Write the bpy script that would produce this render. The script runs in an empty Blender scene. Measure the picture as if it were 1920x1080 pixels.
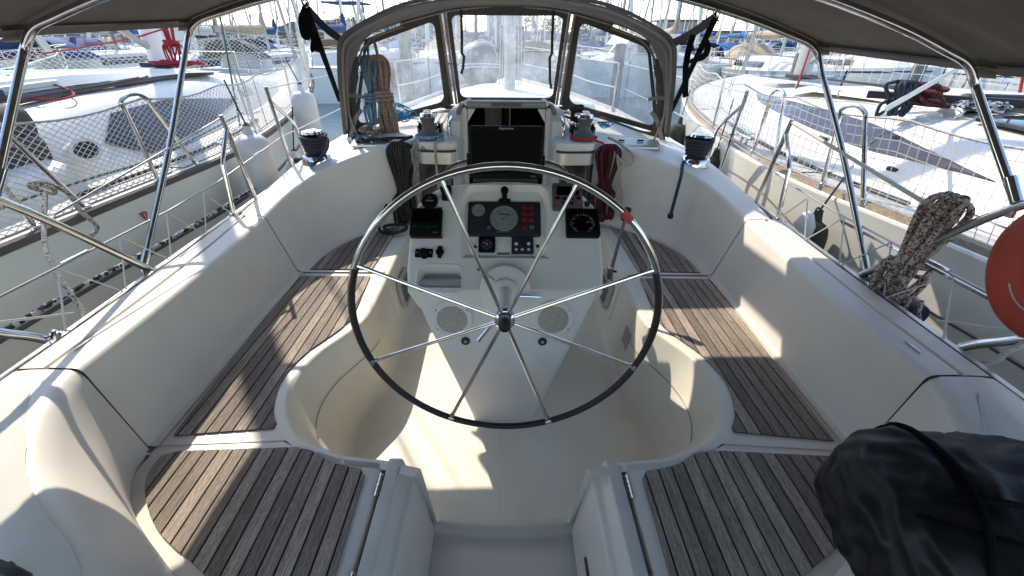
import bpy, bmesh, math, random
from mathutils import Vector as V, Matrix, noise
random.seed(7)
sc = bpy.context.scene
COL = sc.collection
R_ = math.radians
PI = math.pi
# ---------------------------------------------------------------- camera model (metres, cockpit sole = z 0, bow = +y, starboard = +x)
FPX, U0, V0, HC, PITCH, ROLL = 810.0, 947.0, 540.0, 1.75, R_(30), R_(.45)
def ray(u, v):
    a = (u-U0)/FPX; b = (V0-v)/FPX
    x = a*math.cos(ROLL)-b*math.sin(ROLL); c = a*math.sin(ROLL)+b*math.cos(ROLL)
    return V((x, c*math.sin(PITCH)+math.cos(PITCH), c*math.cos(PITCH)-math.sin(PITCH)))
O_ = V((0, 0, HC))
def pz(u, v, z): d = ray(u, v); return O_+d*((z-HC)/d.z)
def py(u, v, y): d = ray(u, v); return O_+d*(y/d.y)
def px(u, v, x): d = ray(u, v); return O_+d*(x/d.x)

def lerp(a, b, t): return a+(b-a)*t
def interp(tab, t):
    if t <= tab[0][0]: return tab[0][1]
    for (a, p), (b, q) in zip(tab, tab[1:]):
        if t <= b: return lerp(p, q, (t-a)/(b-a)) if not isinstance(p, tuple) else tuple(lerp(i, j, (t-a)/(b-a)) for i, j in zip(p, q))
    return tab[-1][1]
def cr(pts, k=6, closed=False):
    """Catmull-Rom through the points"""
    P = [V(p) for p in pts]; n = len(P); out = []
    rng = range(n) if closed else range(n-1)
    for i in rng:
        if closed: a, b, c, d = P[i-1], P[i], P[(i+1) % n], P[(i+2) % n]
        else:
            b, c = P[i], P[i+1]
            a = P[i-1] if i > 0 else b*2-c
            d = P[i+2] if i+2 < n else c*2-b
        for j in range(k):
            t = j/k
            out.append(.5*((2*b)+(c-a)*t+(2*a-5*b+4*c-d)*t*t+(3*b-a-3*c+d)*t**3))
    if not closed: out.append(P[-1].copy())
    return out
def fillet(poly, radii, seg=4):
    """round the corners of an open polyline of Vectors"""
    P = [V(p) for p in poly]; out = [P[0]]
    for i in range(1, len(P)-1):
        r = radii[i] if isinstance(radii, (list, tuple)) else radii
        if not r: out.append(P[i]); continue
        a, b, c = P[i-1], P[i], P[i+1]
        d1 = (a-b); d2 = (c-b)
        m = min(r, d1.length*.45, d2.length*.45)
        p = b+d1.normalized()*m; q = b+d2.normalized()*m
        for j in range(seg+1):
            t = j/seg
            out.append(p*(1-t)**2+b*2*t*(1-t)+q*t*t)
    out.append(P[-1]); return out
def rrect(x0, y0, x1, y1, r, seg=4):
    out = []
    for cx, cy, a0 in ((x1-r, y1-r, 0), (x0+r, y1-r, 90), (x0+r, y0+r, 180), (x1-r, y0+r, 270)):
        for j in range(seg+1):
            a = R_(a0+90*j/seg); out.append((cx+r*math.cos(a), cy+r*math.sin(a)))
    return out
def circ(x, y, r, n=24, ry=None): return [(x+r*math.cos(2*PI*i/n), y+(ry or r)*math.sin(2*PI*i/n)) for i in range(n)]
class Fr:
    """a local frame: origin, ex, ey, and n = ex x ey"""
    def __init__(s, o, ex, ey):
        s.o = V(o); s.ex = V(ex).normalized(); s.n = s.ex.cross(V(ey)).normalized(); s.ey = s.n.cross(s.ex)
    def __call__(s, x, y, n=0): return s.o+s.ex*x+s.ey*y+s.n*n
    def hit(s, u, v):
        d = ray(u, v); t = (s.o-O_).dot(s.n)/d.dot(s.n); p = O_+d*t-s.o
        return (p.dot(s.ex), p.dot(s.ey))
class M:
    def __init__(s): s.v = []; s.f = []
    def add(s, vs, fs):
        b = len(s.v); s.v += [tuple(v) for v in vs]; s.f += [tuple(i+b for i in f) for f in fs]; return s
    def loft(s, rings, closed=False, cap=False, wrap=False):
        n = len(rings[0]); vs = [p for r in rings for p in r]; fs = []
        m = len(rings)
        for i in range(m if wrap else m-1):
            for j in range(n if closed else n-1):
                a = i*n+j; b = i*n+(j+1) % n; i2 = (i+1) % m
                fs.append((a, b, i2*n+(j+1) % n, i2*n+j))
        if cap: fs.append(tuple(range(n))[::-1]); fs.append(tuple((m-1)*n+j for j in range(n)))
        return s.add(vs, fs)
    def tube(s, path, r=.01, n=8, closed=False, cap=True, flat=1.0):
        P = [V(p) for p in path]; m = len(P)
        if m < 2: return s
        rings = []; up = None
        for i in range(m):
            if closed: t = P[(i+1) % m]-P[i-1]
            else: t = P[min(i+1, m-1)]-P[max(i-1, 0)]
            if t.length < 1e-9: t = V((0, 0, 1))
            t.normalize()
            if up is None: up = t.orthogonal().normalized() if abs(t.z) > .95 else t.cross(V((0, 0, 1))).cross(t).normalized()
            up = up-t*up.dot(t)
            up = up.normalized() if up.length > 1e-6 else t.orthogonal().normalized()
            sd = t.cross(up); rr = r[i] if isinstance(r, (list, tuple)) else r
            rings.append([P[i]+sd*(rr*math.cos(2*PI*k/n))+up*(rr*flat*math.sin(2*PI*k/n)) for k in range(n)])
        return s.loft(rings, True, cap and not closed, closed)
    def strip(s, path, w, th, side=None):
        """flat webbing"""
        P = [V(p) for p in path]; rings = []
        for i, p in enumerate(P):
            t = (P[min(i+1, len(P)-1)]-P[max(i-1, 0)]).normalized()
            sd = V(side) if side else t.orthogonal(); sd = (sd-t*sd.dot(t)).normalized(); nn = t.cross(sd)
            rings.append([p+sd*w/2+nn*th/2, p-sd*w/2+nn*th/2, p-sd*w/2-nn*th/2, p+sd*w/2-nn*th/2])
        return s.loft(rings, True, True)
    def box(s, c, size, rot=None, r=0, seg=2):
        bm = bmesh.new(); bmesh.ops.create_cube(bm, size=1)
        for v in bm.verts: v.co = V((v.co.x*size[0], v.co.y*size[1], v.co.z*size[2]))
        if r: bmesh.ops.bevel(bm, geom=list(bm.edges), offset=r, segments=seg, affect='EDGES', profile=.5)
        bm.verts.index_update(); c = V(c)
        vs = [c+(rot @ v.co if rot else v.co) for v in bm.verts]
        fs = [tuple(v.index for v in f.verts) for f in bm.faces]; bm.free()
        return s.add(vs, fs)
    def plate(s, poly, fr, n0, n1, bev=0):
        """prism of a 2D outline between heights n0 and n1 of a frame"""
        k = len(poly)
        area = sum(poly[i][0]*poly[(i+1) % k][1]-poly[(i+1) % k][0]*poly[i][1] for i in range(k))
        if area < 0: poly = poly[::-1]
        if bev:
            cx = sum(p[0] for p in poly)/k; cy = sum(p[1] for p in poly)/k
            ins = []
            for i in range(k):
                a, b, c = V(poly[i-1]), V(poly[i]), V(poly[(i+1) % k])
                d1 = (b-a); d2 = (c-b); nn = V((-(d1.y), d1.x)).normalized()+V((-(d2.y), d2.x)).normalized()
                nn = nn.normalized() if nn.length > 1e-6 else V((cx, cy))-b
                ins.append((b.x+nn.x*bev, b.y+nn.y*bev))
            rings = [[fr(x, y, n0) for x, y in poly], [fr(x, y, n1-bev) for x, y in poly], [fr(lerp(p[0], q[0], .3), lerp(p[1], q[1], .3), n1-bev*.3) for p, q in zip(poly, ins)], [fr(x, y, n1) for x, y in ins]]
        else: rings = [[fr(x, y, n0) for x, y in poly], [fr(x, y, n1) for x, y in poly]]
        return s.loft(rings, True, True)
    def ring2(s, outer, inner, fr, n0, n1):
        """flat frame: same-length outlines"""
        return s.loft([[fr(x, y, h) for x, y in p] for p, h in ((outer, n0), (outer, n1), (inner, n1), (inner, n0))], True, False)
    def holed(s, outer, holes, fr, n=0):
        bm = bmesh.new(); E = []
        for lp in [outer]+holes:
            vs = [bm.verts.new((x, y, 0)) for x, y in lp]
            E += [bm.edges.new((vs[i], vs[(i+1) % len(vs)])) for i in range(len(vs))]
        bmesh.ops.triangle_fill(bm, use_beauty=True, use_dissolve=False, edges=E, normal=(0, 0, 1))
        bm.verts.index_update()
        s.add([fr(v.co.x, v.co.y, n) for v in bm.verts], [tuple(v.index for v in f.verts) if f.normal.z > 0 else tuple(v.index for v in f.verts)[::-1] for f in bm.faces]); bm.free(); return s
    def lathe(s, prof, fr, n=24, cap=True):
        return s.loft([[fr(r*math.cos(2*PI*k/n), r*math.sin(2*PI*k/n), h) for k in range(n)] for r, h in prof], True, cap)
    def face(s, pts): return s.add(pts, [tuple(range(len(pts)))])
    def build(s, name, mat, parent=None, ang=35, recalc=True):
        me = bpy.data.meshes.new(name); me.from_pydata(s.v, [], s.f); me.update()
        if recalc:
            bm = bmesh.new(); bm.from_mesh(me); bmesh.ops.recalc_face_normals(bm, faces=bm.faces); bm.to_mesh(me); bm.free()
        if ang:
            me.polygons.foreach_set('use_smooth', [True]*len(me.polygons))
            me.set_sharp_from_angle(angle=R_(ang))
        me.materials.append(mat)
        o = bpy.data.objects.new(name, me); COL.objects.link(o)
        if parent is not None: o.parent = parent
        return o
def tag(o, label=None, cat=None, group=None, kind=None):
    if label: o['label'] = label
    if cat: o['category'] = cat
    if group: o['group'] = group
    if kind: o['kind'] = kind
    return o
def thing(name, label, cat, loc=(0, 0, 0), group=None):
    """an Empty that parents the parts; parts keep world coordinates through the inverse matrix"""
    o = bpy.data.objects.new(name, None); COL.objects.link(o); o.location = loc; o.empty_display_size = .1
    return tag(o, label, cat, group)
def part(m, name, mat, root, label=None, ang=35):
    o = m.build(name, mat, None, ang); o.parent = root
    o.matrix_parent_inverse = Matrix.Translation(-world_loc(root)); 
    if label: o['label'] = label
    return o
def world_loc(o):
    p = V(o.location)
    if o.parent is not None: p = V((0, 0, 0))+world_loc(o.parent)+V(o.matrix_parent_inverse.translation)+p
    return p
# ---------------------------------------------------------------- materials
def mat(name, base, rough=.5, metal=0, noise_amt=0, noise_scale=8, bump=0, bump_scale=200, coat=0, spec=None, stretch=None, trans=0, specks=0):
    m = bpy.data.materials.new(name); m.use_nodes = True; nt = m.node_tree; b = nt.nodes['Principled BSDF']
    b.inputs['Base Color'].default_value = (*base, 1); b.inputs['Roughness'].default_value = rough; b.inputs['Metallic'].default_value = metal
    if coat: b.inputs['Coat Weight'].default_value = coat; b.inputs['Coat Roughness'].default_value = .08
    if spec is not None: b.inputs['Specular IOR Level'].default_value = spec
    tc = None
    def coords(scale):
        nonlocal tc
        if tc is None: tc = nt.nodes.new('ShaderNodeTexCoord')
        mp = nt.nodes.new('ShaderNodeMapping'); nt.links.new(tc.outputs['Object'], mp.inputs['Vector'])
        mp.inputs['Scale'].default_value = scale; return mp.outputs['Vector']
    if noise_amt:
        n = nt.nodes.new('ShaderNodeTexNoise'); n.inputs['Scale'].default_value = noise_scale; n.inputs['Detail'].default_value = 5
        nt.links.new(coords(stretch or (1, 1, 1)), n.inputs['Vector'])
        rp = nt.nodes.new('ShaderNodeValToRGB'); rp.color_ramp.elements[0].position = .3; rp.color_ramp.elements[1].position = .7
        rp.color_ramp.elements[0].color = (*[c*(1-noise_amt) for c in base], 1); rp.color_ramp.elements[1].color = (*[min(1, c*(1+noise_amt*.6)) for c in base], 1)
        nt.links.new(n.outputs['Fac'], rp.inputs['Fac']); nt.links.new(rp.outputs['Color'], b.inputs['Base Color'])
    if bump:
        n2 = nt.nodes.new('ShaderNodeTexNoise'); n2.inputs['Scale'].default_value = bump_scale; n2.inputs['Detail'].default_value = 3
        nt.links.new(coords((1, 1, 1)), n2.inputs['Vector'])
        bp = nt.nodes.new('ShaderNodeBump'); bp.inputs['Strength'].default_value = bump; bp.inputs['Distance'].default_value = .004
        nt.links.new(n2.outputs['Fac'], bp.inputs['Height']); nt.links.new(bp.outputs['Normal'], b.inputs['Normal'])
    if specks:                                   # small dark marks and grime spots in the surface
        vo = nt.nodes.new('ShaderNodeTexVoronoi'); vo.inputs['Scale'].default_value = specks; nt.links.new(coords((1, 1, 1)), vo.inputs['Vector'])
        sep = nt.nodes.new('ShaderNodeSeparateColor'); nt.links.new(vo.outputs['Color'], sep.inputs[0])
        mm = nt.nodes.new('ShaderNodeMath'); mm.operation = 'MULTIPLY'; mm.inputs[1].default_value = .030; pw = nt.nodes.new('ShaderNodeMath'); pw.operation = 'POWER'; pw.inputs[1].default_value = 2.5; nt.links.new(sep.outputs[0], pw.inputs[0]); nt.links.new(pw.outputs[0], mm.inputs[0])
        lt = nt.nodes.new('ShaderNodeMath'); lt.operation = 'LESS_THAN'; nt.links.new(vo.outputs['Distance'], lt.inputs[0]); nt.links.new(mm.outputs[0], lt.inputs[1])
        gn = nt.nodes.new('ShaderNodeTexNoise'); gn.inputs['Scale'].default_value = 1.3; gn.inputs['Detail'].default_value = 7; gn.inputs['Roughness'].default_value = .7; nt.links.new(coords((1, 1, 1)), gn.inputs['Vector'])
        gm = nt.nodes.new('ShaderNodeMapRange'); gm.inputs['From Min'].default_value = .52; gm.inputs['From Max'].default_value = .78; gm.inputs['To Max'].default_value = .22; nt.links.new(gn.outputs['Fac'], gm.inputs['Value'])
        ad = nt.nodes.new('ShaderNodeMath'); ad.operation = 'MULTIPLY_ADD'; ad.inputs[1].default_value = .55; ad.use_clamp = True; nt.links.new(lt.outputs[0], ad.inputs[0]); nt.links.new(gm.outputs[0], ad.inputs[2])
        mxc = nt.nodes.new('ShaderNodeMix'); mxc.data_type = 'RGBA'; nt.links.new(ad.outputs[0], mxc.inputs['Factor']); mxc.inputs[7].default_value = (base[0]*.42, base[1]*.38, base[2]*.33, 1)
        src = b.inputs['Base Color'].links[0].from_socket; nt.links.new(src, mxc.inputs[6]); nt.links.new(mxc.outputs[2], b.inputs['Base Color'])
    if trans:
        t = nt.nodes.new('ShaderNodeBsdfTranslucent'); t.inputs['Color'].default_value = (*base, 1)
        mx = nt.nodes.new('ShaderNodeMixShader'); mx.inputs['Fac'].default_value = trans
        nt.links.new(b.outputs[0], mx.inputs[1]); nt.links.new(t.outputs[0], mx.inputs[2]); nt.links.new(mx.outputs[0], nt.nodes['Material Output'].inputs['Surface'])
    return m
MT = {}
MT['gel'] = mat('cream_gelcoat', (.76, .70, .61), .42, noise_amt=.05, noise_scale=3, bump=.04, bump_scale=300, specks=11)
MT['well'] = mat('well_gelcoat', (.80, .74, .60), .38, noise_amt=.05, noise_scale=4, bump=.04, bump_scale=300, specks=9)
MT['grip2'] = mat('grey_nonslip_panel', (.60, .575, .51), .7, noise_amt=.1, noise_scale=6, bump=.6, bump_scale=300)
MT['sole'] = mat('sole_gelcoat', (.80, .735, .595), .40, noise_amt=.07, noise_scale=4, bump=.2, bump_scale=330, specks=8)
MT['grip'] = mat('nonslip_gelcoat', (.70, .66, .575), .6, noise_amt=.08, noise_scale=5, bump=.6, bump_scale=420)
MT['white'] = mat('white_gelcoat', (.68, .645, .575), .35, noise_amt=.08, noise_scale=2, specks=7)
MT['ped'] = mat('pedestal_gelcoat', (.70, .665, .60), .38, noise_amt=.05, noise_scale=6, bump=.05, bump_scale=250)
MT['steel'] = mat('stainless_steel', (.62, .60, .57), .14, 1, noise_amt=.12, noise_scale=30)
MT['chrome'] = mat('polished_chrome', (.75, .75, .76), .06, 1)
MT['alu'] = mat('anodised_aluminium', (.60, .58, .53), .35, .8, noise_amt=.1, noise_scale=12)
MT['mastalu'] = mat('mast_aluminium', (.40, .40, .39), .4, .3, noise_amt=.1, noise_scale=3)
MT['mastdark'] = mat('dark_mast_alloy', (.16, .16, .17), .4, .3)
MT['mastwhite'] = mat('white_mast', (.72, .71, .68), .4)
MT['canvas'] = mat('taupe_canvas', (.20, .175, .148), .85, noise_amt=.14, noise_scale=6, bump=.5, bump_scale=500, trans=.16)
MT['hood'] = mat('grey_taupe_hood_canvas', (.115, .102, .088), .85, noise_amt=.15, noise_scale=6, bump=.5, bump_scale=500)
MT['canvasd'] = mat('dark_taupe_canvas', (.062, .054, .048), .8, noise_amt=.2, noise_scale=7, bump=.5, bump_scale=450)
MT['piping'] = mat('beige_zip_tape', (.25, .215, .18), .7, noise_amt=.15, noise_scale=30)
MT['blk'] = mat('black_plastic', (.006, .006, .007), .45, spec=.12)
MT['blkm'] = mat('black_webbing', (.008, .008, .009), .9, spec=.05, bump=.4, bump_scale=600)
MT['rub'] = mat('black_rubber', (.02, .02, .021), .6, noise_amt=.3, noise_scale=20)
MT['leather'] = mat('black_leather_grip', (.011, .011, .012), .45, bump=.3, bump_scale=500)
MT['scr'] = mat('black_screen_glass', (.002, .002, .002), .35, spec=.04)
MT['navy'] = mat('navy_panel', (.014, .017, .028), .45)
MT['grayp'] = mat('grey_plastic', (.075, .078, .082), .45)
MT['dial'] = mat('grey_dial', (.20, .20, .19), .5)
MT['ink'] = mat('white_ink', (.6, .6, .58), .5)
MT['red'] = mat('red_lamp_cap', (.17, .010, .008), .4)
MT['redt'] = mat('red_tape', (.42, .05, .04), .5)
MT['caulk'] = mat('black_caulk', (.015, .014, .013), .7)
MT['glassd'] = mat('dark_acrylic', (.018, .018, .02), .08, coat=.5)
MT['winp'] = mat('tinted_cabin_window', (.035, .029, .040), .12, noise_amt=.45, noise_scale=3)
MT['wind'] = mat('dark_cabin_window', (.022, .019, .02), .15, noise_amt=.4, noise_scale=4, spec=.3)
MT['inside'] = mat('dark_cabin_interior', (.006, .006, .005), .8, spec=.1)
MT['cab'] = mat('cabin_panel', (.16, .17, .12), .6, noise_amt=.2, noise_scale=6)
MT['groove'] = mat('joint_shadow_gap', (.22, .20, .18), .7)
MT['lip'] = mat('smoked_green_acrylic', (.20, .21, .17), .2)
MT['acr'] = mat('grey_acrylic', (.33, .33, .32), .2)
MT['mesh_sp'] = mat('speaker_mesh', (.46, .41, .34), .7, noise_amt=.5, noise_scale=260, bump=.9, bump_scale=300)
MT['cloth_b'] = mat('black_coated_fabric', (.009, .009, .010), .5, noise_amt=.3, noise_scale=5, bump=.35, bump_scale=45, spec=.35)
MT['buoy'] = mat('orange_buoy_vinyl', (.43, .045, .02), .5, noise_amt=.12, noise_scale=9)
MT['fendw'] = mat('white_fender', (.60, .58, .54), .45, noise_amt=.12, noise_scale=8)
MT['fendg'] = mat('green_fender_sock', (.045, .05, .036), .9, noise_amt=.3, noise_scale=30, bump=.5, bump_scale=200)
MT['net'] = mat('white_netting_cord', (.66, .62, .54), .8)
MT['cord'] = mat('pale_cord', (.60, .57, .52), .8)
MT['wire'] = mat('steel_wire', (.40, .39, .37), .35, .7)
MT['rig'] = mat('dark_rigging_wire', (.10, .10, .10), .5)
MT['hullg'] = mat('grey_white_topsides', (.76, .76, .69), .22, noise_amt=.04, noise_scale=1.5, coat=.3)
MT['hullw'] = mat('white_topsides', (.77, .74, .67), .2, noise_amt=.04, noise_scale=1.5, coat=.3)
MT['line'] = mat('hull_groove_line', (.09, .09, .095), .5)
MT['rubg'] = mat('grey_dinghy_rubber', (.17, .17, .165), .5, noise_amt=.2, noise_scale=4)
MT['sailw'] = mat('sail_dacron', (.66, .63, .56), .7, noise_amt=.1, noise_scale=4)
MT['blue'] = mat('blue_canvas', (.02, .05, .16), .8, noise_amt=.2, noise_scale=5)
MT['blue2'] = mat('bright_blue_canvas', (.03, .13, .32), .8, noise_amt=.2, noise_scale=5)
MT['sand'] = mat('sand_canvas', (.42, .33, .23), .8, noise_amt=.15, noise_scale=5)
MT['greyc'] = mat('grey_canvas', (.10, .10, .105), .8, noise_amt=.2, noise_scale=5)
MT['blueh'] = mat('blue_topsides', (.02, .035, .11), .2, coat=.3)
MT['greyh'] = mat('pale_grey_topsides', (.40, .44, .47), .25, coat=.3)
MT['pile'] = mat('weathered_concrete_pile', (.22, .20, .17), .85, noise_amt=.3, noise_scale=6, stretch=(3, 3, .6))
MT['stone'] = mat('quay_stone', (.30, .28, .25), .85, noise_amt=.3, noise_scale=2)
MT['bldg'] = mat('pale_render', (.45, .44, .42), .8, noise_amt=.1, noise_scale=2)
MT['roofd'] = mat('dark_flat_roof', (.06, .06, .065), .7)
MT['leaf'] = mat('dark_foliage', (.045, .06, .03), .7, noise_amt=.5, noise_scale=3)
MT['bark'] = mat('palm_bark', (.13, .10, .07), .9, noise_amt=.4, noise_scale=8)

def teak_mat(name, base, cellw=.05):
    m = bpy.data.materials.new(name); m.use_nodes = True; nt = m.node_tree; N = nt.nodes; L = nt.links; b = N['Principled BSDF']; b.inputs['Roughness'].default_value = .78
    tc = N.new('ShaderNodeTexCoord'); mp = N.new('ShaderNodeMapping'); mp.inputs['Scale'].default_value = (1, .045, 1); L.new(tc.outputs['Object'], mp.inputs['Vector'])
    n1 = N.new('ShaderNodeTexNoise'); n1.inputs['Scale'].default_value = 190; n1.inputs['Detail'].default_value = 6; n1.inputs['Roughness'].default_value = .7; L.new(mp.outputs[0], n1.inputs['Vector'])
    mp3 = N.new('ShaderNodeMapping'); mp3.inputs['Scale'].default_value = (1, .12, 1); L.new(tc.outputs['Object'], mp3.inputs['Vector'])
    n3 = N.new('ShaderNodeTexNoise'); n3.inputs['Scale'].default_value = 420; n3.inputs['Detail'].default_value = 2; L.new(mp3.outputs[0], n3.inputs['Vector'])
    n2 = N.new('ShaderNodeTexNoise'); n2.inputs['Scale'].default_value = 5; n2.inputs['Detail'].default_value = 4; L.new(tc.outputs['Object'], n2.inputs['Vector'])
    r1 = N.new('ShaderNodeValToRGB'); e = r1.color_ramp.elements
    e[0].position = .28; e[0].color = (*[c*.38 for c in base], 1); e[1].position = .68; e[1].color = (*[c*1.25 for c in base], 1)
    L.new(n1.outputs['Fac'], r1.inputs['Fac'])
    # one tint per plank
    sx = N.new('ShaderNodeSeparateXYZ'); L.new(tc.outputs['Object'], sx.inputs[0])
    dv = N.new('ShaderNodeMath'); dv.operation = 'DIVIDE'; dv.inputs[1].default_value = cellw; L.new(sx.outputs['X'], dv.inputs[0])
    fl = N.new('ShaderNodeMath'); fl.operation = 'FLOOR'; L.new(dv.outputs[0], fl.inputs[0])
    wn = N.new('ShaderNodeTexWhiteNoise'); wn.noise_dimensions = '1D'; L.new(fl.outputs[0], wn.inputs['W'])
    mr = N.new('ShaderNodeMapRange'); mr.inputs['To Min'].default_value = .58; mr.inputs['To Max'].default_value = 1.28; L.new(wn.outputs['Value'], mr.inputs['Value'])
    mr2 = N.new('ShaderNodeMapRange'); mr2.inputs['To Min'].default_value = .7; mr2.inputs['To Max'].default_value = 1.3; L.new(n2.outputs['Fac'], mr2.inputs['Value'])
    mr3 = N.new('ShaderNodeMapRange'); mr3.inputs['From Min'].default_value = .3; mr3.inputs['From Max'].default_value = .7; mr3.inputs['To Min'].default_value = .62; mr3.inputs['To Max'].default_value = 1.25; L.new(n3.outputs['Fac'], mr3.inputs['Value'])
    mu = N.new('ShaderNodeMath'); mu.operation = 'MULTIPLY'; L.new(mr.outputs[0], mu.inputs[0]); L.new(mr2.outputs[0], mu.inputs[1])
    mu2 = N.new('ShaderNodeMath'); mu2.operation = 'MULTIPLY'; L.new(mu.outputs[0], mu2.inputs[0]); L.new(mr3.outputs[0], mu2.inputs[1])
    vm = N.new('ShaderNodeVectorMath'); vm.operation = 'SCALE'; L.new(r1.outputs['Color'], vm.inputs[0]); L.new(mu2.outputs[0], vm.inputs['Scale'])
    L.new(vm.outputs[0], b.inputs['Base Color'])
    bp = N.new('ShaderNodeBump'); bp.inputs['Strength'].default_value = .6; bp.inputs['Distance'].default_value = .003; L.new(n1.outputs['Fac'], bp.inputs['Height']); L.new(bp.outputs[0], b.inputs['Normal'])
    return m
MT['teak'] = teak_mat('weathered_teak', (.41, .33, .258))
MT['teak2'] = teak_mat('pale_teak_rail', (.34, .27, .20), .3)
MT['teakd'] = mat('dark_teak_rail', (.115, .095, .08), .8, noise_amt=.3, noise_scale=30, stretch=(1, .1, 1))
def rope_mat(name, a, b2, scale=140, thr=.5):
    m = bpy.data.materials.new(name); m.use_nodes = True; nt = m.node_tree; N = nt.nodes; L = nt.links; b = N['Principled BSDF']; b.inputs['Roughness'].default_value = .85
    tc = N.new('ShaderNodeTexCoord'); w = N.new('ShaderNodeTexVoronoi'); w.inputs['Scale'].default_value = scale; L.new(tc.outputs['Object'], w.inputs['Vector'])
    sp = N.new('ShaderNodeSeparateColor'); L.new(w.outputs['Color'], sp.inputs[0])
    r = N.new('ShaderNodeValToRGB'); r.color_ramp.interpolation = 'CONSTANT'; r.color_ramp.elements[0].color = (*a, 1); r.color_ramp.elements[1].position = thr; r.color_ramp.elements[1].color = (*b2, 1)
    L.new(sp.outputs[0], r.inputs['Fac']); L.new(r.outputs['Color'], b.inputs['Base Color'])
    bp = N.new('ShaderNodeBump'); bp.inputs['Strength'].default_value = .7; bp.inputs['Distance'].default_value = .003; L.new(w.outputs['Distance'], bp.inputs['Height']); L.new(bp.outputs[0], b.inputs['Normal'])
    return m
MT['r_black'] = rope_mat('charcoal_rope', (.014, .013, .012), (.028, .025, .022))
MT['r_blue'] = rope_mat('blue_grey_rope', (.07, .14, .19), (.17, .24, .28))
MT['r_tan'] = rope_mat('tan_rope', (.36, .24, .17), (.20, .13, .095))
MT['r_beige'] = rope_mat('beige_flecked_rope', (.40, .36, .30), (.12, .11, .10), 160, .7)
MT['r_bluef'] = rope_mat('blue_flecked_rope', (.38, .41, .42), (.06, .16, .26), 160, .5)
MT['r_red'] = rope_mat('dark_red_rope', (.085, .009, .011), (.05, .006, .008))
MT['r_redb'] = rope_mat('bright_red_rope', (.42, .03, .035), (.25, .015, .02))
MT['r_yel'] = rope_mat('cream_rope', (.45, .41, .29), (.36, .32, .22))
MT['r_wr'] = rope_mat('white_rope_with_red_fleck', (.43, .38, .33), (.16, .055, .045), 150, .62)
MT['r_navy'] = rope_mat('navy_rope', (.022, .026, .036), (.035, .04, .052))
MT['r_cyan'] = rope_mat('bright_blue_cord', (.03, .25, .48), (.05, .32, .55))
MT['r_white'] = rope_mat('white_rope', (.55, .52, .47), (.42, .40, .36))
MT['r_bw'] = rope_mat('black_and_white_rope', (.45, .44, .42), (.02, .02, .02), 60, .5)
MT['r_green'] = rope_mat('green_rope', (.03, .11, .08), (.04, .14, .10))

def vinyl_mat():
    m = bpy.data.materials.new('clear_vinyl_window'); m.use_nodes = True; nt = m.node_tree; N = nt.nodes; L = nt.links; N.remove(N['Principled BSDF'])
    out = N['Material Output']; tr = N.new('ShaderNodeBsdfTransparent'); tr.inputs[0].default_value = (.93, .95, .96, 1)
    df = N.new('ShaderNodeBsdfDiffuse'); df.inputs[0].default_value = (.60, .64, .68, 1)
    tl = N.new('ShaderNodeBsdfTranslucent'); tl.inputs[0].default_value = (.62, .67, .72, 1)
    gl = N.new('ShaderNodeBsdfGlossy'); gl.inputs['Roughness'].default_value = .06
    tc = N.new('ShaderNodeTexCoord'); n1 = N.new('ShaderNodeTexNoise'); n1.inputs['Scale'].default_value = 5; n1.inputs['Detail'].default_value = 8; n1.inputs['Roughness'].default_value = .72; L.new(tc.outputs['Object'], n1.inputs[0])
    mp = N.new('ShaderNodeMapping'); mp.inputs['Scale'].default_value = (9, 9, 1.2); L.new(tc.outputs['Object'], mp.inputs[0])
    n2 = N.new('ShaderNodeTexNoise'); n2.inputs['Scale'].default_value = 6; n2.inputs['Detail'].default_value = 6; L.new(mp.outputs[0], n2.inputs[0])
    mr = N.new('ShaderNodeMapRange'); mr.inputs['From Min'].default_value = .40; mr.inputs['From Max'].default_value = .72; mr.inputs['To Min'].default_value = .17; mr.inputs['To Max'].default_value = .46; L.new(n1.outputs[0], mr.inputs[0])
    mr2 = N.new('ShaderNodeMapRange'); mr2.inputs['From Min'].default_value = .55; mr2.inputs['From Max'].default_value = .75; mr2.inputs['To Min'].default_value = 0; mr2.inputs['To Max'].default_value = .16; L.new(n2.outputs[0], mr2.inputs[0])
    ad = N.new('ShaderNodeMath'); ad.operation = 'ADD'; L.new(mr.outputs[0], ad.inputs[0]); L.new(mr2.outputs[0], ad.inputs[1])
    m0 = N.new('ShaderNodeMixShader'); m0.inputs[0].default_value = .72; L.new(df.outputs[0], m0.inputs[1]); L.new(tl.outputs[0], m0.inputs[2])
    m1 = N.new('ShaderNodeMixShader'); L.new(ad.outputs[0], m1.inputs[0]); L.new(tr.outputs[0], m1.inputs[1]); L.new(m0.outputs[0], m1.inputs[2])
    m2 = N.new('ShaderNodeMixShader'); m2.inputs[0].default_value = .05; L.new(m1.outputs[0], m2.inputs[1]); L.new(gl.outputs[0], m2.inputs[2])
    L.new(m2.outputs[0], out.inputs['Surface']); return m
MT['vinyl'] = vinyl_mat()
def water_mat():
    m = mat('harbour_water', (.035, .075, .085), .06); nt = m.node_tree; N = nt.nodes; L = nt.links; b = N['Principled BSDF']; b.inputs['IOR'].default_value = 1.33
    tc = N.new('ShaderNodeTexCoord'); mp = N.new('ShaderNodeMapping'); mp.inputs['Scale'].default_value = (1, 1.6, 1); L.new(tc.outputs['Object'], mp.inputs[0])
    n = N.new('ShaderNodeTexNoise'); n.inputs['Scale'].default_value = 5; n.inputs['Detail'].default_value = 5; n.inputs['Distortion'].default_value = .6; L.new(mp.outputs[0], n.inputs[0])
    bp = N.new('ShaderNodeBump'); bp.inputs['Strength'].default_value = .5; bp.inputs['Distance'].default_value = .06; L.new(n.outputs[0], bp.inputs['Height']); L.new(bp.outputs[0], b.inputs['Normal'])
    return m
MT['water'] = water_mat()
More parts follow.
